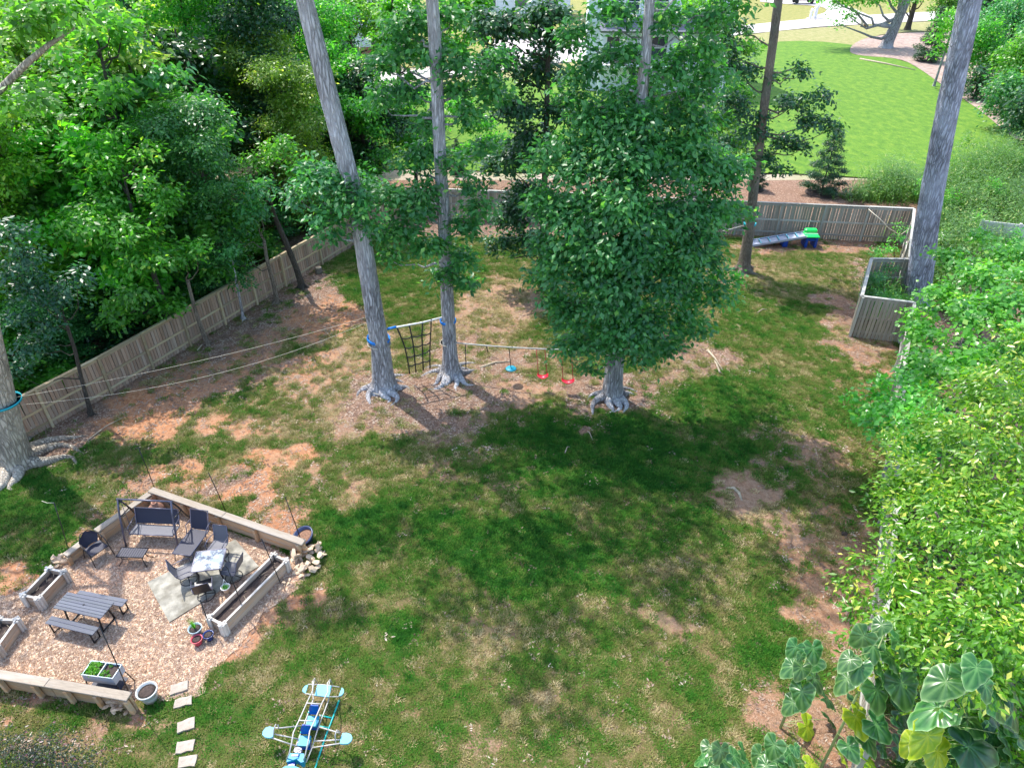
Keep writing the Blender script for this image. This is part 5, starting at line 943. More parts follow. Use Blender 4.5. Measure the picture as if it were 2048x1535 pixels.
tb('pivot_post', [(1050,740,.05),(1060,760,.3)], Wt, .02); tb('pivot_post', [(1015,900,.05),(1030,900,.35)], Wt, .02); tb('pivot_post', [(880,700,.02),(880,700,.4)], MAT['teal'], .02); tb('pivot_post', [(760,1000,.02),(760,1000,.4)], MAT['teal'], .02)

# ------------------------------------------------------------------ ropes, straps and swings
def axis_at(px, py, Y, z=None): return P(px, py, Y)
def band(name, label, px, py, Y, wpx, mat, h=.09, cat='strap', tilt=0, n=26, lift=1.16):
    c = P(px, py, Y); rr_ = wpx * (Vector((0, 0, H)) - c).length / F / 2 * lift; o = MB(); Mt = Matrix.Rotation(tilt, 3, 'Y'); ho = h / 2
    o.lathe([(rr_, -ho), (rr_ + .012, -ho), (rr_ + .012, ho), (rr_, ho), (rr_, -ho)], n, Mt); return tag(o.build(name, mat, None, c), label, cat)
band('tree_strap', 'blue ratchet strap round the leaning oak, left end of the cargo net', 757, 677, gA.y, 38, MAT['strap'], .14, tilt=.12)
band('tree_strap', 'blue ratchet strap round the straight grey trunk, right end of the cargo net', 896, 641, gB.y, 27, MAT['strap'], .12)
band('tree_strap', 'teal strap round the slim brown trunk near the toddler ramp', 1500, 447, gD.y, 19, MAT['tstrap'], .16)
band('tree_strap', 'teal strap high on the thick tan trunk at the left edge', 4, 803, G(30, 930).y, 48, MAT['tstrap'], .08)
band('tree_rope', 'tan rope wound round the leaning oak just under its blue strap', 758, 686, gA.y, 39, MAT['rope'], .035, 'rope', .1)
band('tree_rope', 'tan rope wound round the straight grey trunk below its blue strap', 897, 684, gB.y, 28, MAT['rope'], .03, 'rope')
tag(MB().tube([G(768, 776, .12) + Vector((math.cos(a) * .62, math.sin(a) * .5, .05 * math.sin(2 * a))) for a in np.linspace(0, 2 * math.pi, 33)[:-1]], .015, 5, closed=True).build('ground_rope', MAT['rope']), 'loop of pale rope lying round the foot of the leaning oak', 'rope')
def u_(x, y): return (620 + x / 3.103, 560 + y / 3.103)
def YA(px): t = (px - 768) / (903 - 768); return gA.y + (gB.y - gA.y) * t - .05
def Q(x, y): px, py = u_(x, y); return P(px, py, YA(px))
tag(MB().tube([Q(468, 305), Q(535, 292), Q(700, 262), Q(824, 230)], .035, 7).build('net_webbing', MAT['white']), 'white and blue webbing line between the two strapped trunks', 'rope')
tag(MB().tube([Q(478, 303), Q(535, 290)], .05, 7).build('ratchet', MAT['strap']), 'blue ratchet handle at the left end of the net webbing', 'ratchet')
net = E('cargo_net', Q(640, 570), 0, 'black climbing cargo net hanging between two strapped trunks', 'climbing net'); nb_ = net.location.copy()
cols = [[(540,295),(568,360),(590,420),(602,475),(612,530),(618,580)], [(615,275),(632,350),(642,410),(648,465),(653,520),(658,572)], [(700,258),(694,338),(697,400),(699,455),(701,505),(703,558)], [(752,240),(750,325),(746,385),(744,430),(744,495),(745,548)]]
for c in cols: MB().tube([Q(*p) - nb_ for p in c], .03, 6).build('strap', MAT['ropeb'], net)
for k in range(1, 5):
    for a, b in zip(cols, cols[1:]): MB().tube([p - nb_ for p in arc(Q(*a[k]), Q(*b[k]), (0, 0, -.06), 5)], .026, 6).build('rung', MAT['ropeb'], net)
# slackline with hanging toys
pB = P(900, 684, gB.y); pC = P(1215, 700, gC.y); ln = lambda t: pB.lerp(pC, t) + Vector((0, -.0, -.1 * 4 * t * (1 - t)))
tag(MB().tube([ln(t) for t in np.linspace(0, 1, 12)], .025, 6).build('swing_line', plain('grey_webbing', (.4, .4, .38), .8)), 'grey webbing line from the strapped grey trunk to the broad tree, carrying the swings', 'rope')
def line_at(px): return ln(min(max((px - 900) / 315, 0), 1))
a = line_at(1022); o = E('disc_swing', a, 0, 'round blue disc swing on one rope', 'swing'); bz = P(1022, 737, a.y) - a
MB().tube([(0, 0, 0), bz], .018, 6).build('rope', MAT['ropeb'], o); MB().lathe([(0, -.03), (.2, -.03), (.23, 0), (.2, .035), (.05, .03), (.04, .08), (0, .08)], 24).build('disc', MAT['cyan'], o, bz)
for x0, x1, ys, lab in ((1077, 1094, 755, 'red plastic strap swing, left one of the two'), (1126, 1146, 765, 'red plastic strap swing, right one against the green crown')):
    a, b = line_at(x0), line_at(x1); o = E('red_swing', a, 0, lab, 'swing', 'red swings'); sa = P(x0, ys - 5, a.y - .2) - a; sb = P(x1, ys - 5, b.y - .2) - a
    MB().tube([(0, 0, 0), sa], .017, 6).build('rope', MAT['redrope'], o); MB().tube([b - a, sb], .017, 6).build('rope', MAT['redrope'], o)
    pts = arc(sa - Vector((.05, 0, -.02)), sb + Vector((.05, 0, .02)), (0, 0, -.12), 8); MB().sheet([[p + Vector((0, e, f)) for p in pts] for e, f in ((-.12, .02), (-.1, -.02), (.1, -.02), (.12, .02))]).build('seat', MAT['red'], o)
for x, y0, y1, lab in ((932, 690, 738, 'thin knotted rope ladder hanging right beside the straight grey trunk'), (976, 690, 705, 'short rope end hanging from the swing line')):
    a = line_at(x); e = P(x, y1, a.y) - a; o = E('hanging_rope', a, 0, lab, 'rope'); MB().tube([(0, 0, 0), e], .018, 6).build('rope', MAT['ropeb'], o)
    for k in range(3 if y1 > 710 else 1): MB().lathe([(0, -.04), (.04, 0), (0, .04)], 8).build('knot', MAT['ropeb'], o, e * ((k + 1) / 3.5))
# zip lines
s0 = P(0, 795, G(30, 930).y)
for q, (a, b, sag, lab) in enumerate([((-4, 800), (740, 632), .25, 'long pale line strung from the tan trunk to the leaning oak, upper one'), ((-4, 812), (744, 640), .75, 'slack pale line sagging beneath the upper one by the left fence')]):
    A_, B_ = P(a[0], a[1], G(30, 930).y), P(b[0], b[1], gA.y); tag(MB().tube(arc(A_, B_, (0, 0, -sag), 20), .006, 5).build('zip_line', MAT['rope']), lab, 'rope')
tag(MB().tube(arc(P(1495, 448, gD.y), P(1445, 462, gD.y + 1.5), (0, 0, -.02), 6), .012, 5).build('guy_line', MAT['white']), 'white line leading left from the teal strap on the slim brown trunk', 'rope')
tag(MB().tube([cB.lerp(fl[-1], .085) + Vector((0, -.15, 2.05)), P(1762,440,cB.y-.4), P(1778,457,cB.y-.5), P(1800,470,cB.y-.6), P(1815,460,cB.y-.7)], .025, 6).build('fence_rope', MAT['rope']), 'pale rope slung across the inside of the back right fence corner', 'rope')
# toddler ramp
b0, b1 = G(1502, 487, .1), G(1612, 468, .75); d, L, ang = run(Vector((b0.x, b0.y, 0)), Vector((b1.x, b1.y, 0)))
o = E('toddler_coaster', Vector((b0.x, b0.y, .03)), ang, 'grey stepped toddler ride ramp with a bright green platform on blue legs', 'play equipment')
sl_ = math.atan2(.62, L); Lr = math.hypot(L, .62)
for k in range(6):
    t0, t1 = k / 6, (k + .96) / 6; z0_, z1_ = .06 + .62 * t0, .06 + .62 * t1; 
    MB().box((0, 0, 0), (Lr / 6 * .9, .62, .05), bev=.01).build('ramp_section', MAT['greyp'], o, (L * (t0 + t1) / 2, 0, (z0_ + z1_) / 2)).rotation_euler = (0, -sl_, 0)
for s in (-1, 1): MB().box((0, 0, 0), (Lr, .05, .14), bev=.015).build('side_rail', MAT['greyp'], o, (L / 2, s * .36, .40)).rotation_euler = (0, -sl_, 0)
for k in range(1, 6): MB().box((0, 0, 0), (.05, .6, .09), bev=.01).build('tread_bump', MAT['pale'], o, (L * k / 6, 0, .12 + .62 * k / 6)).rotation_euler = (0, -sl_, 0)
MB().box((L + .3, 0, .70), (.78, .86, .09), bev=.03).build('platform', MAT['green'], o); MB().box((L + .33, .28, .84), (.72, .3, .22), bev=.05).build('platform_hood', MAT['green'], o); MB().box((L + .3, 0, .755), (.8, .03, .03), bev=.005).build('white_trim', MAT['white'], o)
for s in (-1, 1): MB().box((L + .3 + s * .27, 0, .34), (.16, .72, .66), bev=.03).build('platform_leg', MAT['blue'], o)
MB().box((L + .3, 0, .5), (.4, .6, .2), bev=.03).build('platform_brace', MAT['blue'], o); MB().box((L * .62, 0, .22), (.3, .62, .42), bev=.03).build('ramp_support', MAT['blue'], o)
# stump, sticks, roots in the bare mound
o = E('log_round', G(638, 546), 0, 'short cut log round standing by the left fence', 'log'); MB().lathe([(.2, 0), (.19, .1), (.19, .34)], 18).build('bark', MAT['barkB'], o); MB().lathe([(.185, 0), (.1, .004), (0, .004)], 18).build('cut_face', MAT['timber'], o, (0, 0, .341))
g = G(1470, 990); tag(MB().tube([g + Vector((-.25, .3, .02)), g + Vector((0, .25, .1)), g + Vector((.12, 0, .11)), g + Vector((.15, -.35, .02))], [.05, .06, .055, .03], 8).build('tree_root', MAT['straw']), 'curved old root poking out of the bare dirt patch on the right lawn', 'root')
for i, (x, y, dx, dy, rad, lab) in enumerate([(1415,700,30,40,.06,'weathered branch lying on mulch right of the broad tree'), (1440,745,-12,-25,.05,'short bent log end on the grass right of the broad tree'), (960,735,60,-12,.05,'grey branch lying between the strapped trunk and the disc swing'), (1515,625,22,-6,.03,'pale broken sticks on the lawn in front of the slim brown tree'), (975,505,28,-4,.05,'pale log piece on the grass beyond the strapped trunks'), (95,875,40,6,.03,'fallen stick in the mulch right of the tan trunk'), (175,880,70,-45,.025,'long fallen stick below the thin sapling trunk'), (395,700,14,-12,.03,'small forked stick by the pale sapling'), (1175,862,10,18,.025,'thin stick on the grass in front of the broad tree'), (1130,905,10,-12,.02,'short pale stick on the mid lawn'), (1720,118,110,22,.12,'long bleached branch on the mulch beside the far lawn')]):
    a, b = G(x, y, .06), G(x + dx, y + dy, .06); m_ = a.lerp(b, .5) + Vector((0, .12, .05)); tag(MB().tube([a, m_, b], [rad, rad * .8, rad * .4], 6).build('fallen_stick', MAT['straw']), lab, 'stick')
g = G(1688, 1068); tag(link('dark_clod', RK[2].copy(), None, None, g + Vector((0, 0, .04)), None, (.16, .1, .08)), 'small dark lump lying on the right of the lawn', 'clod'); own_mat(bpy.data.objects['dark_clod'], MAT['soil'])

# ------------------------------------------------------------------ houses and street
def house(label, c, rz, w_, d_, h, roofh, wins, base=0, porch=None, name='house', wall='siding'):
    o = E(name, c, rz, label, 'house'); MB().box((0, 0, h / 2), (w_, d_, h)).build('wall', MAT[wall], o)
    lap = MB(); 
    for k in range(int(h / .35)): lap.box((0, -d_ / 2 - .012, .3 + k * .35), (w_ - .2, .024, .03))
    lap.build('siding_lap', MAT[wall], o)
    e = .5; W2, D2 = w_ / 2 + e, d_ / 2 + e
    MB().add([(-W2, -D2, h), (W2, -D2, h), (W2, D2, h), (-W2, D2, h), (-W2, 0, h + roofh), (W2, 0, h + roofh), (-W2, -D2, h + .2), (W2, -D2, h + .2), (W2, D2, h + .2), (-W2, D2, h + .2), (-W2, 0, h + roofh + .2), (W2, 0, h + roofh + .2)], [(0, 1, 5, 4), (3, 4, 5, 2), (6, 7, 11, 10), (9, 8, 11, 10)[::-1], (0, 6, 7, 1)[::-1], (0, 3, 9, 6), (1, 7, 8, 2), (2, 8, 9, 3), (0, 4, 3), (1, 2, 5)]).build('roof', MAT['roof'], o)
    for x, z, ww, hh in wins:
        f = MB(); y = -d_ / 2 - .06
        for s in (-1, 1): f.box((s * ww / 2, 0, 0), (.14, .12, hh + .14)); f.box((0, 0, s * hh / 2), (ww - .15, .11, .14))
        f.box((0, 0, 0), (ww - .15, .09, .07)); fo = f.build('window', MAT['trim'], o, (x, y, z)); MB().box((0, .03, 0), (ww - .02, .03, hh - .02)).build('pane', MAT['pane'], fo)
    return o
c = G(1315, 186); hs = house('white sided house with dark-roofed porch behind the broad tree', c + Vector((0, 5, 0)), R(-4), 14.5, 9, 11.2, 3.5, [(-4.4, 8.3, 1.3, 2.1), (-2.9, 8.3, 1.3, 2.1), (-.2, 8.3, 1.5, 2.1), (2.6, 8.3, 1.3, 2.1), (5.2, 8.3, 1.3, 2.1), (-4.6, 4.2, 1.4, 2.1), (0, 4.2, 1.8, 2.2), (4.6, 4.2, 1.4, 2.1), (-2, 1.3, 1.6, 1.6)])
MB().add([(-6, -4.6, 6.9), (6.6, -4.6, 6.9), (6.6, -7.2, 5.9), (-6, -7.2, 5.9), (-6, -4.6, 7.1), (6.6, -4.6, 7.1), (6.8, -7.4, 6.1), (-6.2, -7.4, 6.1)], [(0, 1, 2, 3), (7, 6, 5, 4), (3, 2, 6, 7), (0, 3, 7, 4), (1, 5, 6, 2)]).build('porch_roof', MAT['roof'], hs)
for x in (-5.9, -2, 2.4, 6.4): MB().box((0, 0, 2.98), (.25, .25, 5.9)).build('porch_post', MAT['trim'], hs, (x, -7, 0))
m = MB(); m.box((.3, -5.9, 2.9), (12.6, 2.7, .2)); m.build('porch_deck', MAT['trim'], hs)
m = MB(); m.box((.3, -7.15, 3.9), (12.2, .06, .08))
for k in range(60): m.box((-5.7 + k * .203, -7.15, 3.45), (.04, .04, .82))
m.build('porch_railing', MAT['pane'], hs)
c = G(700, 116); hs = house('white house with blue-grey windows far behind the woods, left of the strapped trunk', c + Vector((0, 6, 0)), R(5), 12, 9, 9, 3.2, [(-3.6, 6.4, 1.8, 2), (0, 6.4, 1.8, 2), (3.6, 6.4, 1.8, 2), (-3.6, 2.2, 2.2, 2.4), (3.2, 2.2, 2.2, 2.4)])
MB().box((0, -4.7, .5), (12.05, .3, 1)).build('brick_base', MAT['brick'], hs)
c = G(1040, 48); house('red brick and white house at the top behind the dark-leaved tree', c + Vector((0, 8, 0)), R(2), 16, 9, 6, 3, [(-5, 3, 2, 2), (0, 3, 2, 2), (5, 3, 2, 2)], wall='siding')
c = G(1500, -8); house('large house beyond the loop drive at the top edge', c + Vector((-8, 12, 0)), R(0), 22, 10, 6, 3, [(-6, 3, 2, 2), (0, 3, 2, 2), (6, 3, 2, 2)])
def car(label, c, rz, mat, suv=False):
    o = E('parked_car', c, rz, label, 'car'); h = 1.0 if not suv else 1.1
    prof = [(-2.2, .45), (-2.25, .9), (-2.0, 1.0), (-1.2, 1.05), (-.5, 1.5), (1.2, 1.52), (1.9, 1.1), (2.2, 1.0), (2.25, .45)] if not suv else [(-2.2, .5), (-2.25, 1.05), (-1.1, 1.15), (-.7, 1.8), (2.0, 1.82), (2.2, 1.1), (2.25, .5)]
    m = MB(); n = len(prof); m.add([(x, -.85, z * h) for x, z in prof] + [(x, .85, z * h) for x, z in prof], [tuple(range(n)), tuple(range(2 * n - 1, n - 1, -1))] + [(i, i + n, (i + 1) % n + n, (i + 1) % n) for i in range(n)]); m.build('body', mat, o)
    MB().box((.5, 0, 1.33 * h), (2.1, 1.72, .28), bev=.06).build('window_band', MAT['pane'], o)
    for x in (-1.4, 1.4):
        for s in (-1, 1): MB().lathe([(0, -.1), (.2, -.1), (.34, -.1), (.36, -.06), (.36, .06), (.34, .1), (0, .1)], 18, Matrix.Rotation(R(90), 3, 'X')).build('wheel', MAT['tyre'], o, (x, s * .82, .4))
    return o
car('silver car parked on the pale drive right of the green bin', G(1022, 76, .1), R(8), MAT['carw']); car('white car parked beyond the silver one, mostly behind leaves', G(1068, 72, .1), R(15), MAT['trim'])
car('dark pickup-like vehicle whose wheels show at the very top edge', G(1605, 7, .1), R(0), MAT['carp'], True)
def bin_(label, x, y, mat):
    o = E('wheelie_bin', G(x, y, .05), 0, label, 'bin'); MB().add([(-.28,-.3,0),(.28,-.3,0),(.28,.3,0),(-.28,.3,0),(-.35,-.38,1.05),(.35,-.38,1.05),(.35,.38,1.05),(-.35,.38,1.05)], [(3,2,1,0),(4,5,6,7),(0,1,5,4),(1,2,6,5),(2,3,7,6),(3,0,4,7)]).build('bin_body', mat, o); MB().box((0, 0, 1.1), (.74, .82, .08), bev=.03).build('lid', mat, o); o.scale = (1.5, 1.5, 1.8)
bin_('green wheelie bin by the far drive', 966, 78, MAT['green']); bin_('brown wheelie bin next to the green one', 976, 78, MAT['brown'])
def mailbox(label, x, y, s=1.0):
    o = E('mailbox', G(x, y, .03), 0, label, 'mailbox'); MB().box((0, 0, .6), (.35, .35, 1.2)).build('pillar', MAT['white'], o); MB().box((.1, 0, 1.5), (.35, .9, .5), bev=.12).build('box', MAT['white'], o); MB().box((0, 0, 1.23), (.5, .5, .06)).build('ledge', MAT['trim'], o); o.scale = (s,) * 3
mailbox('white mailbox standing on the verge by the loop drive', 1629, 37, 1.3); mailbox('second white post box just left of the mailbox', 1620, 38, .9)
o = E('marker_post', G(1722, 54, .03), 0, 'pale stubby utility marker on the straw-coloured verge', 'post'); MB().box((0, 0, .5), (.4, .4, 1.0), bev=.08).build('post', MAT['rope'], o); MB().box((.6, 0, .25), (.4, .4, .5), bev=.08).build('cap', MAT['brown'], o)
# corner of blue-grey deck, bottom left
a = G(-60, 1490, 1.6); o = E('deck_corner', (a.x, a.y, 0), R(-38), 'corner of blue-grey boarded roof or deck at the bottom left', 'deck')
for k in range(9): MB().box((0, 0, 0), (.155, 1.6, .04), bev=.005).build('board', MAT['bluewood'], o, (-.5 + k * .16, -.8, 1.55))
MB().box((.14, -.8, .76), (1.3, 1.5, 1.5)).build('deck_side', MAT['vinyl'], o)

# ------------------------------------------------------------------ big-leaved plants, lower right
def bigleaf(seed):
    r = np.random.default_rng(seed); V = []; T = []; nr, na = 7, 36; V.append((0, 0, 0)); T.append(.9)
    veins = np.array([0, .55, -.55, 1.15, -1.15, 1.9, -1.9, 2.7, -2.7])
    for i in range(1, nr + 1):
        t = i / nr
        for k in range(na):
            a = 2 * math.pi * k / na - math.pi; R0 = .62 + .38 * math.cos(a) if abs(a) < 2.2 else .62 + .38 * math.cos(a) + .45 * (abs(a) - 2.2) * (math.pi - abs(a)) * 2
            R0 = (.66 + .18 * max(0, math.cos(a)) ** 3 + .26 * max(0, math.cos(a)) ** 20 + .04 * math.cos(3 * a)) * (1 - .75 * math.exp(-((math.pi - abs(a)) / .28) ** 2)) * (1 + .02 * math.sin(9 * a + seed))
            dv = np.min(np.abs(a - veins)); fold = min(dv / .28, 1); x, y = t * R0 * math.cos(a), t * R0 * math.sin(a)
            z = .11 * fold * t - .12 * t * t - .2 * max(0, x) ** 2 + .03 * math.sin(5 * a + seed) * t
            V.append((x, y, z)); T.append(1.0 if i == nr else (.7 if dv * t < .035 else .02 + .35 * r.random() * fold))
    F_ = [(0, 1 + k, 1 + (k + 1) % na) for k in range(na)]
    for i in range(nr - 1): F_ += [(1 + i * na + k, 1 + (i + 1) * na + k, 1 + (i + 1) * na + (k + 1) % na, 1 + i * na + (k + 1) % na) for k in range(na)]
    me = bpy.data.meshes.new('leaf'); me.from_pydata(V, [], F_); me.polygons.foreach_set('use_smooth', [True] * len(F_)); at = me.attributes.new('tint', 'FLOAT', 'POINT'); at.data.foreach_set('value', T); me.materials.append(MAT['lf_oak']); return me
BL = [bigleaf(i) for i in range(4)]
MLg = leafm('big_leaf_green', (.02, .10, .02), (.13, .27, .085), (.34, .46, .24), .2, .3, .3); MLd = leafm('big_leaf_dark', (.012, .065, .02), (.06, .155, .055), (.2, .36, .16), .2, .3, .3); MLy = leafm('big_leaf_yellow', (.22, .36, .02), (.5, .55, .04), (.7, .7, .3), .12, .25, .4)
MSt = plain('green_stem', (.25, .32, .12), .6, .2, 8)
def big_plant(label, top, ztop, size, lv, seed):
    size *= .93; r = np.random.default_rng(seed); T = G(*top, ztop); b = Vector((T.x + .1, T.y + .05, 0)); root = E('broad_leaved_plant', b, 0, label, 'plant', None)
    stem = lambda z: Vector((T.x + .1 - .1 * z / ztop, T.y + .05 - .05 * z / ztop, z)); MB().tube([stem(0) - b, stem(ztop * .5) - b + Vector((.04, 0, 0)), T - b], [.035, .028, .014], 8).build('stem', MSt, root)
    zz = lambda u, v: (1400 + u / 3.16, 1150 + v / 3.16)
    for i, (u, v, k, kind) in enumerate(lv):
        px, py = zz(u, v); p = P(px, py, T.y - .12 + r.uniform(-.3, .35)); d = Vector((p.x - T.x, (p.y - T.y) * .4 - .12 - .08 * r.random(), 0)); 
        if d.length < .12: d = Vector((r.normal(), r.normal() - .5, 0))
        an = math.atan2(d.y, d.x) + r.normal() * .35; s = size * k; z0 = min(max(p.z - .05, .2), ztop)
        o = link('leaf', BL[i % 4], None, root, p - b, (r.normal() * .25, .62 + r.normal() * .2, an), (s, s, s * 1.1)); own_mat(o, {0: MLg, 1: MLd, 2: MLy}[kind])
        a = stem(z0) - b; e = p - b; MB().tube([a, a.lerp(e, .5) + Vector((0, 0, .06)), e], .007, 5).build('petiole', MSt, root)
big_plant('tall narrow big-leaved plant standing alone over the brown lawn, lower right', (1618, 1300), 3.3, .42, [(605,450,.75,0),(715,460,.85,0),(590,570,.9,0),(645,580,.8,0),(715,550,.85,0),(720,650,1.1,0),(645,730,1.1,0),(590,800,.9,0),(800,780,1.05,1),(675,955,1.3,2),(820,910,.9,1),(790,1040,1,0),(720,1140,1,2),(640,505,.4,0)], 1)
big_plant('big-leaved plant with yellowing leaves below the lime-green trees, second from the left', (1772, 1262), 5.6, .40, [(1035,380,.9,0),(1095,440,.9,0),(1250,420,1.1,0),(1150,310,.7,0),(950,530,.8,0),(1090,520,1.1,0),(1010,575,.9,0),(1190,510,1,0),(1300,510,1,0),(1140,590,1,0),(930,650,1,0),(1020,665,1.1,2),(1115,720,1.3,0),(1270,680,1.3,0),(1275,870,1.4,1),(985,800,1,0),(985,890,1.2,2),(1110,940,1.2,0),(1290,980,1.3,1),(1050,1020,1.1,0),(1150,1075,1.1,0),(940,1080,.9,0),(900,1140,1,2),(1070,1180,1.2,2),(1260,1090,1.2,1)], 2)
big_plant('largest big-leaved plant at the bottom right corner, glossy dark leaves', (1935, 1335), 6.2, .42, [(1750,580,.9,0),(1680,630,1,0),(1555,670,1.1,0),(1690,740,1.1,0),(1800,690,.7,0),(1980,720,1,0),(1870,790,1.3,0),(1510,840,1.4,0),(1690,910,1.5,0),(1850,890,1.4,1),(1970,870,1.1,0),(1440,1010,1.3,2),(1500,1110,1.5,2),(1700,1080,1.6,1),(1850,1030,1.2,1),(2020,1030,1.2,0),(1940,1090,1.1,0),(1350,1060,.9,2),(1800,1170,1.4,1),(1950,1190,1.3,0),(1400,1190,1.2,0),(1610,1190,1.3,1),(2040,1180,1.2,1)], 3)
big_plant('low row of big pale-edged leaves peeking in at the bottom, left of the others', (1440, 1500), 3.0, .34, [(60,1090,.9,0),(130,1100,.9,0),(130,1160,.9,0),(210,1140,.9,0),(270,1110,.9,0),(60,1190,.9,0),(20,1160,.7,0),(300,1200,.8,0)], 4)
big_plant('cluster of pale-edged leaves at the bottom edge, right beside the low row', (1545, 1492), 3.0, .36, [(380,1130,.9,0),(470,1070,1,0),(470,1160,1,0),(560,1130,1,0),(540,1200,1,0),(640,1180,.9,0),(700,1190,.9,2),(420,1200,.9,0),(600,1090,.5,0)], 5)

# ------------------------------------------------------------------ grass, litter, pebbles
def scatter(name, label, pts, rot, scl, proto, attr=None):
    me = npmesh(name, pts, np.zeros((0, 3), int)) if False else bpy.data.meshes.new(name); me.vertices.add(len(pts)); me.vertices.foreach_set('co', np.asarray(pts, 'f').ravel())
    for nm, a in (('rz', rot), ('sc', scl), ('tone', attr)): t = me.attributes.new(nm, 'FLOAT', 'POINT'); t.data.foreach_set('value', np.asarray(a, 'f'))
    me.update(); o = tag(link(name, me), label, name.replace('_', ' '), None, 'stuff'); g = bpy.data.node_groups.new(name, 'GeometryNodeTree'); g.interface.new_socket('Geometry', in_out='INPUT', socket_type='NodeSocketGeometry'); g.interface.new_socket('Geometry', in_out='OUTPUT', socket_type='NodeSocketGeometry')
    N = g.nodes; i = N.new('NodeGroupInput'); u = N.new('NodeGroupOutput'); ip = N.new('GeometryNodeInstanceOnPoints'); oi = N.new('GeometryNodeObjectInfo'); oi.inputs['Object'].default_value = proto
    def na(nm): x = N.new('GeometryNodeInputNamedAttribute'); x.data_type = 'FLOAT'; x.inputs['Name'].default_value = nm; return x.outputs[0]
    cx = N.new('ShaderNodeCombineXYZ'); g.links.new(na('rz'), cx.inputs[2]); g.links.new(cx.outputs[0], ip.inputs['Rotation']); g.links.new(na('sc'), ip.inputs['Scale'])
    g.links.new(i.outputs[0], ip.inputs['Points']); g.links.new(oi.outputs['Geometry'], ip.inputs['Instance']); g.links.new(ip.outputs[0], u.inputs[0]); md = o.modifiers.new('scatter', 'NODES'); md.node_group = g; return o
def inst_mat(name, stops, rough=.8, trans=0):
    m, n, b = M_(name); a = n.nodes.new('ShaderNodeAttribute'); a.attribute_type = 'INSTANCER'; a.attribute_name = 'tone'; k = ramp(n, a.outputs['Fac'], stops); n.links.new(k, b.inputs['Base Color']); b.inputs['Roughness'].default_value = rough; b.inputs['Specular IOR Level'].default_value = .2
    if trans:
        tr = n.nodes.new('ShaderNodeBsdfTranslucent'); n.links.new(k, tr.inputs['Color']); mx = n.nodes.new('ShaderNodeMixShader'); mx.inputs[0].default_value = trans; n.links.new(b.outputs[0], mx.inputs[1]); n.links.new(tr.outputs[0], mx.inputs[2]); n.links.new(mx.outputs[0], n.nodes['Material Output'].inputs['Surface'])
    return m
r = np.random.default_rng(99); tuft = MB()
for k in range(26):
    a, q = r.random() * 6.28, .085 * math.sqrt(r.random()); b = Vector((q * math.cos(a), q * math.sin(a), 0)); a2 = r.random() * 6.28; l = r.uniform(.02, .06); h = r.uniform(.025, .065); s = Vector((-math.sin(a2), math.cos(a2), 0)) * .010
    tuft.add([b - s, b + s, b + Vector((math.cos(a2) * l, math.sin(a2) * l, h))], [(0, 1, 2)])
MGrass = inst_mat('grass_blade', [(.0, (.02, .11, .01)), (.2, (.045, .20, .015)), (.42, (.10, .22, .025)), (.64, (.185, .22, .05)), (.86, (.34, .29, .12)), (1, (.55, .45, .25))], .7, .3)
tp = G(1000, 1200); tuft_o = tag(tuft.build('grass_tuft', MGrass, None, tp + Vector((0, 0, .03))), 'small tuft of grass in the middle of the lawn', 'grass', None, 'stuff')
N = 330000; pxs = r.uniform(-30, 2080, N); pys = r.uniform(400, 1560, N)      # candidate spots all over the yard
yl, yh = G(1024, 1560).y, 39.5; Y = np.sqrt(r.uniform((yl) ** 2, yh ** 2, N)); Z = Y * math.cos(PITCH) + H * math.sin(PITCH); X = r.uniform(-1, 1, N) * Z * 1060 / F
cv = cover(X, Y); p_ = np.clip((cv[0] + (vnoise(X, Y, .35, 21) - .5) * .7 - .12) * 1.25, 0, 1); keep = (r.random(N) < p_ * np.clip(vnoise(X, Y, .17, 23) * 1.7 - .05, .1, 1)) & ~inpoly(X, Y, PATW)
for gx in (gA, gB, gC, gD, gE): keep &= ((X - gx.x) ** 2 + (Y - gx.y) ** 2) > .5
X, Y = X[keep], Y[keep]; tone = np.clip(cv[1][keep] - .03 + r.normal(size=len(X)) * .2 + (vnoise(X, Y, .3, 22) - .5) * .34, 0, 1); Zg = relief(X, Y) + bare_mound(X, Y) + .02
scatter('lawn_grass', 'short patchy lawn grass covering the yard', np.stack([X, Y, Zg], 1), r.random(len(X)) * 6.28, r.uniform(.8, 1.7, len(X)), tuft_o, tone)
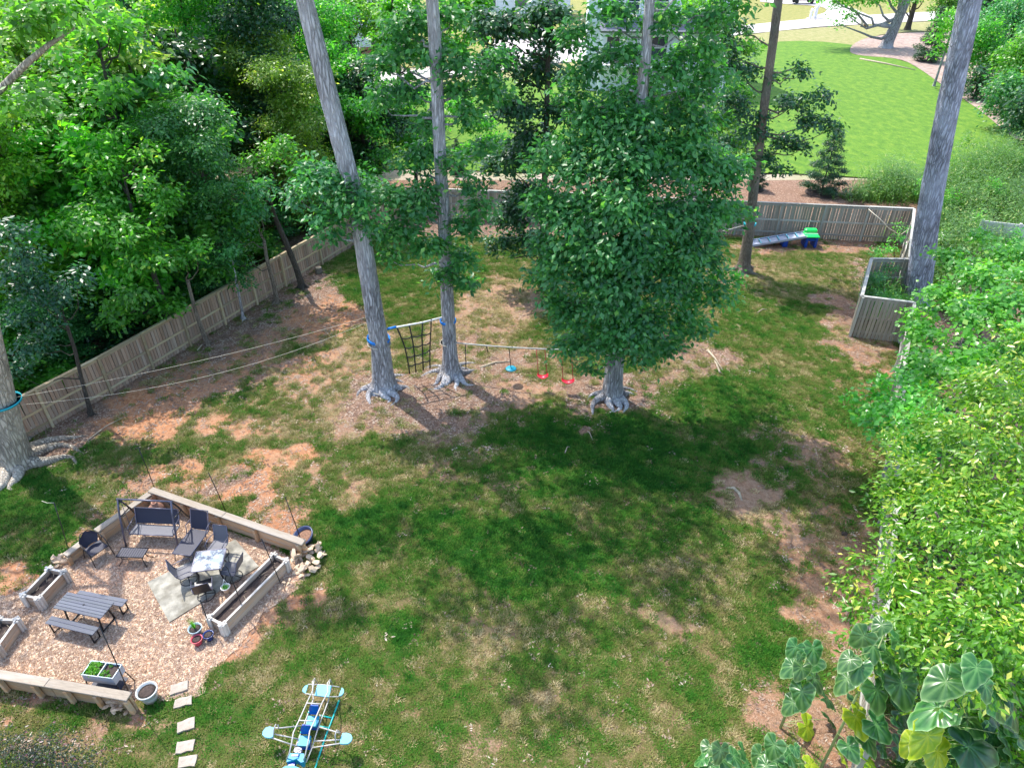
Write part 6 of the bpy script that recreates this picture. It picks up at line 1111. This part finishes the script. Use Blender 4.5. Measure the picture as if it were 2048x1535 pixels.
# leaf and twig litter
lit = MB(); 
for k in range(7): a, q = r.random() * 6.28, .14 * r.random(); b = Vector((q * math.cos(a), q * math.sin(a), .012)); a2 = r.random() * 6.28; l = r.uniform(.03, .11); d = Vector((math.cos(a2), math.sin(a2), r.uniform(-.05, .3))) * l; s = Vector((-math.sin(a2), math.cos(a2), r.uniform(-.3, .3))) * (.004 if k < 3 else .018); lit.add([b - d * .5, b + s, b + d * .5, b - s], [(0, 1, 2, 3)])
MLit = inst_mat('dry_litter', [(.0, (.10, .06, .05)), (.4, (.26, .18, .14)), (.75, (.42, .33, .26)), (1, (.56, .48, .40))], .9)
lp = G(840, 820); lit_o = tag(lit.build('litter_clump', MLit, None, lp + Vector((0, 0, .03))), 'small clump of dry leaves and twigs under the strapped trees', 'litter', None, 'stuff')
N = 90000; Y = np.sqrt(r.uniform(yl ** 2, 43.5 ** 2, N)); Z = Y * math.cos(PITCH) + H * math.sin(PITCH); X = r.uniform(-1, 1, N) * Z * 1060 / F; cv = cover(X, Y)
keep = (r.random(N) < np.clip(cv[3] * .8 + cv[2] * .15 + .012, 0, .85)) & ~inpoly(X, Y, PATW); X, Y = X[keep], Y[keep]
scatter('leaf_litter', 'dry leaves, straw and twigs strewn under the trees and along the fence', np.stack([X, Y, relief(X, Y) + .035], 1), r.random(len(X)) * 6.28, r.uniform(.6, 1.4, len(X)), lit_o, np.clip(r.beta(2, 2.6, len(X)), 0, 1))
# gravel pebbles
peb = MB()
for k in range(5): a, q = r.random() * 6.28, .05 * r.random(); s = r.uniform(.007, .014); c = Vector((q * math.cos(a), q * math.sin(a), s * .5)); peb.add([c + Vector((s, 0, 0)), c + Vector((0, s * .8, 0)), c + Vector((-s, .002, 0)), c + Vector((0, -s * .8, 0)), c + Vector((0, 0, s * .8))], [(0, 1, 4), (1, 2, 4), (2, 3, 4), (3, 0, 4)])
MPeb = inst_mat('pebble_stone', [(.0, (.15, .09, .06)), (.35, (.36, .23, .155)), (.7, (.54, .40, .30)), (1, (.70, .58, .48))], .9)
pp = G(250, 1180); peb_o = tag(peb.build('pebble_clump', MPeb, None, pp + Vector((0, 0, .033))), 'few loose pebbles in the middle of the gravel patio', 'gravel', None, 'stuff')
N = 60000; xs = [p.x for p in PATW]; ys = [p.y for p in PATW]; X = r.uniform(min(xs) - .2, max(xs) + .3, N); Y = r.uniform(min(ys) - .3, max(ys) + .2, N); keep = inpoly(X, Y, [p * 1.0 for p in PATW]) & ~inpoly(X, Y, [p for p in sl]); X, Y = X[keep], Y[keep]
scatter('loose_gravel', 'loose pinkish pebbles over the gravel patio', np.stack([X, Y, np.full(len(X), .031)], 1), r.random(len(X)) * 6.28, r.uniform(.6, 1.5, len(X)), peb_o, np.clip(r.beta(2.2, 2, len(X)), 0, 1))
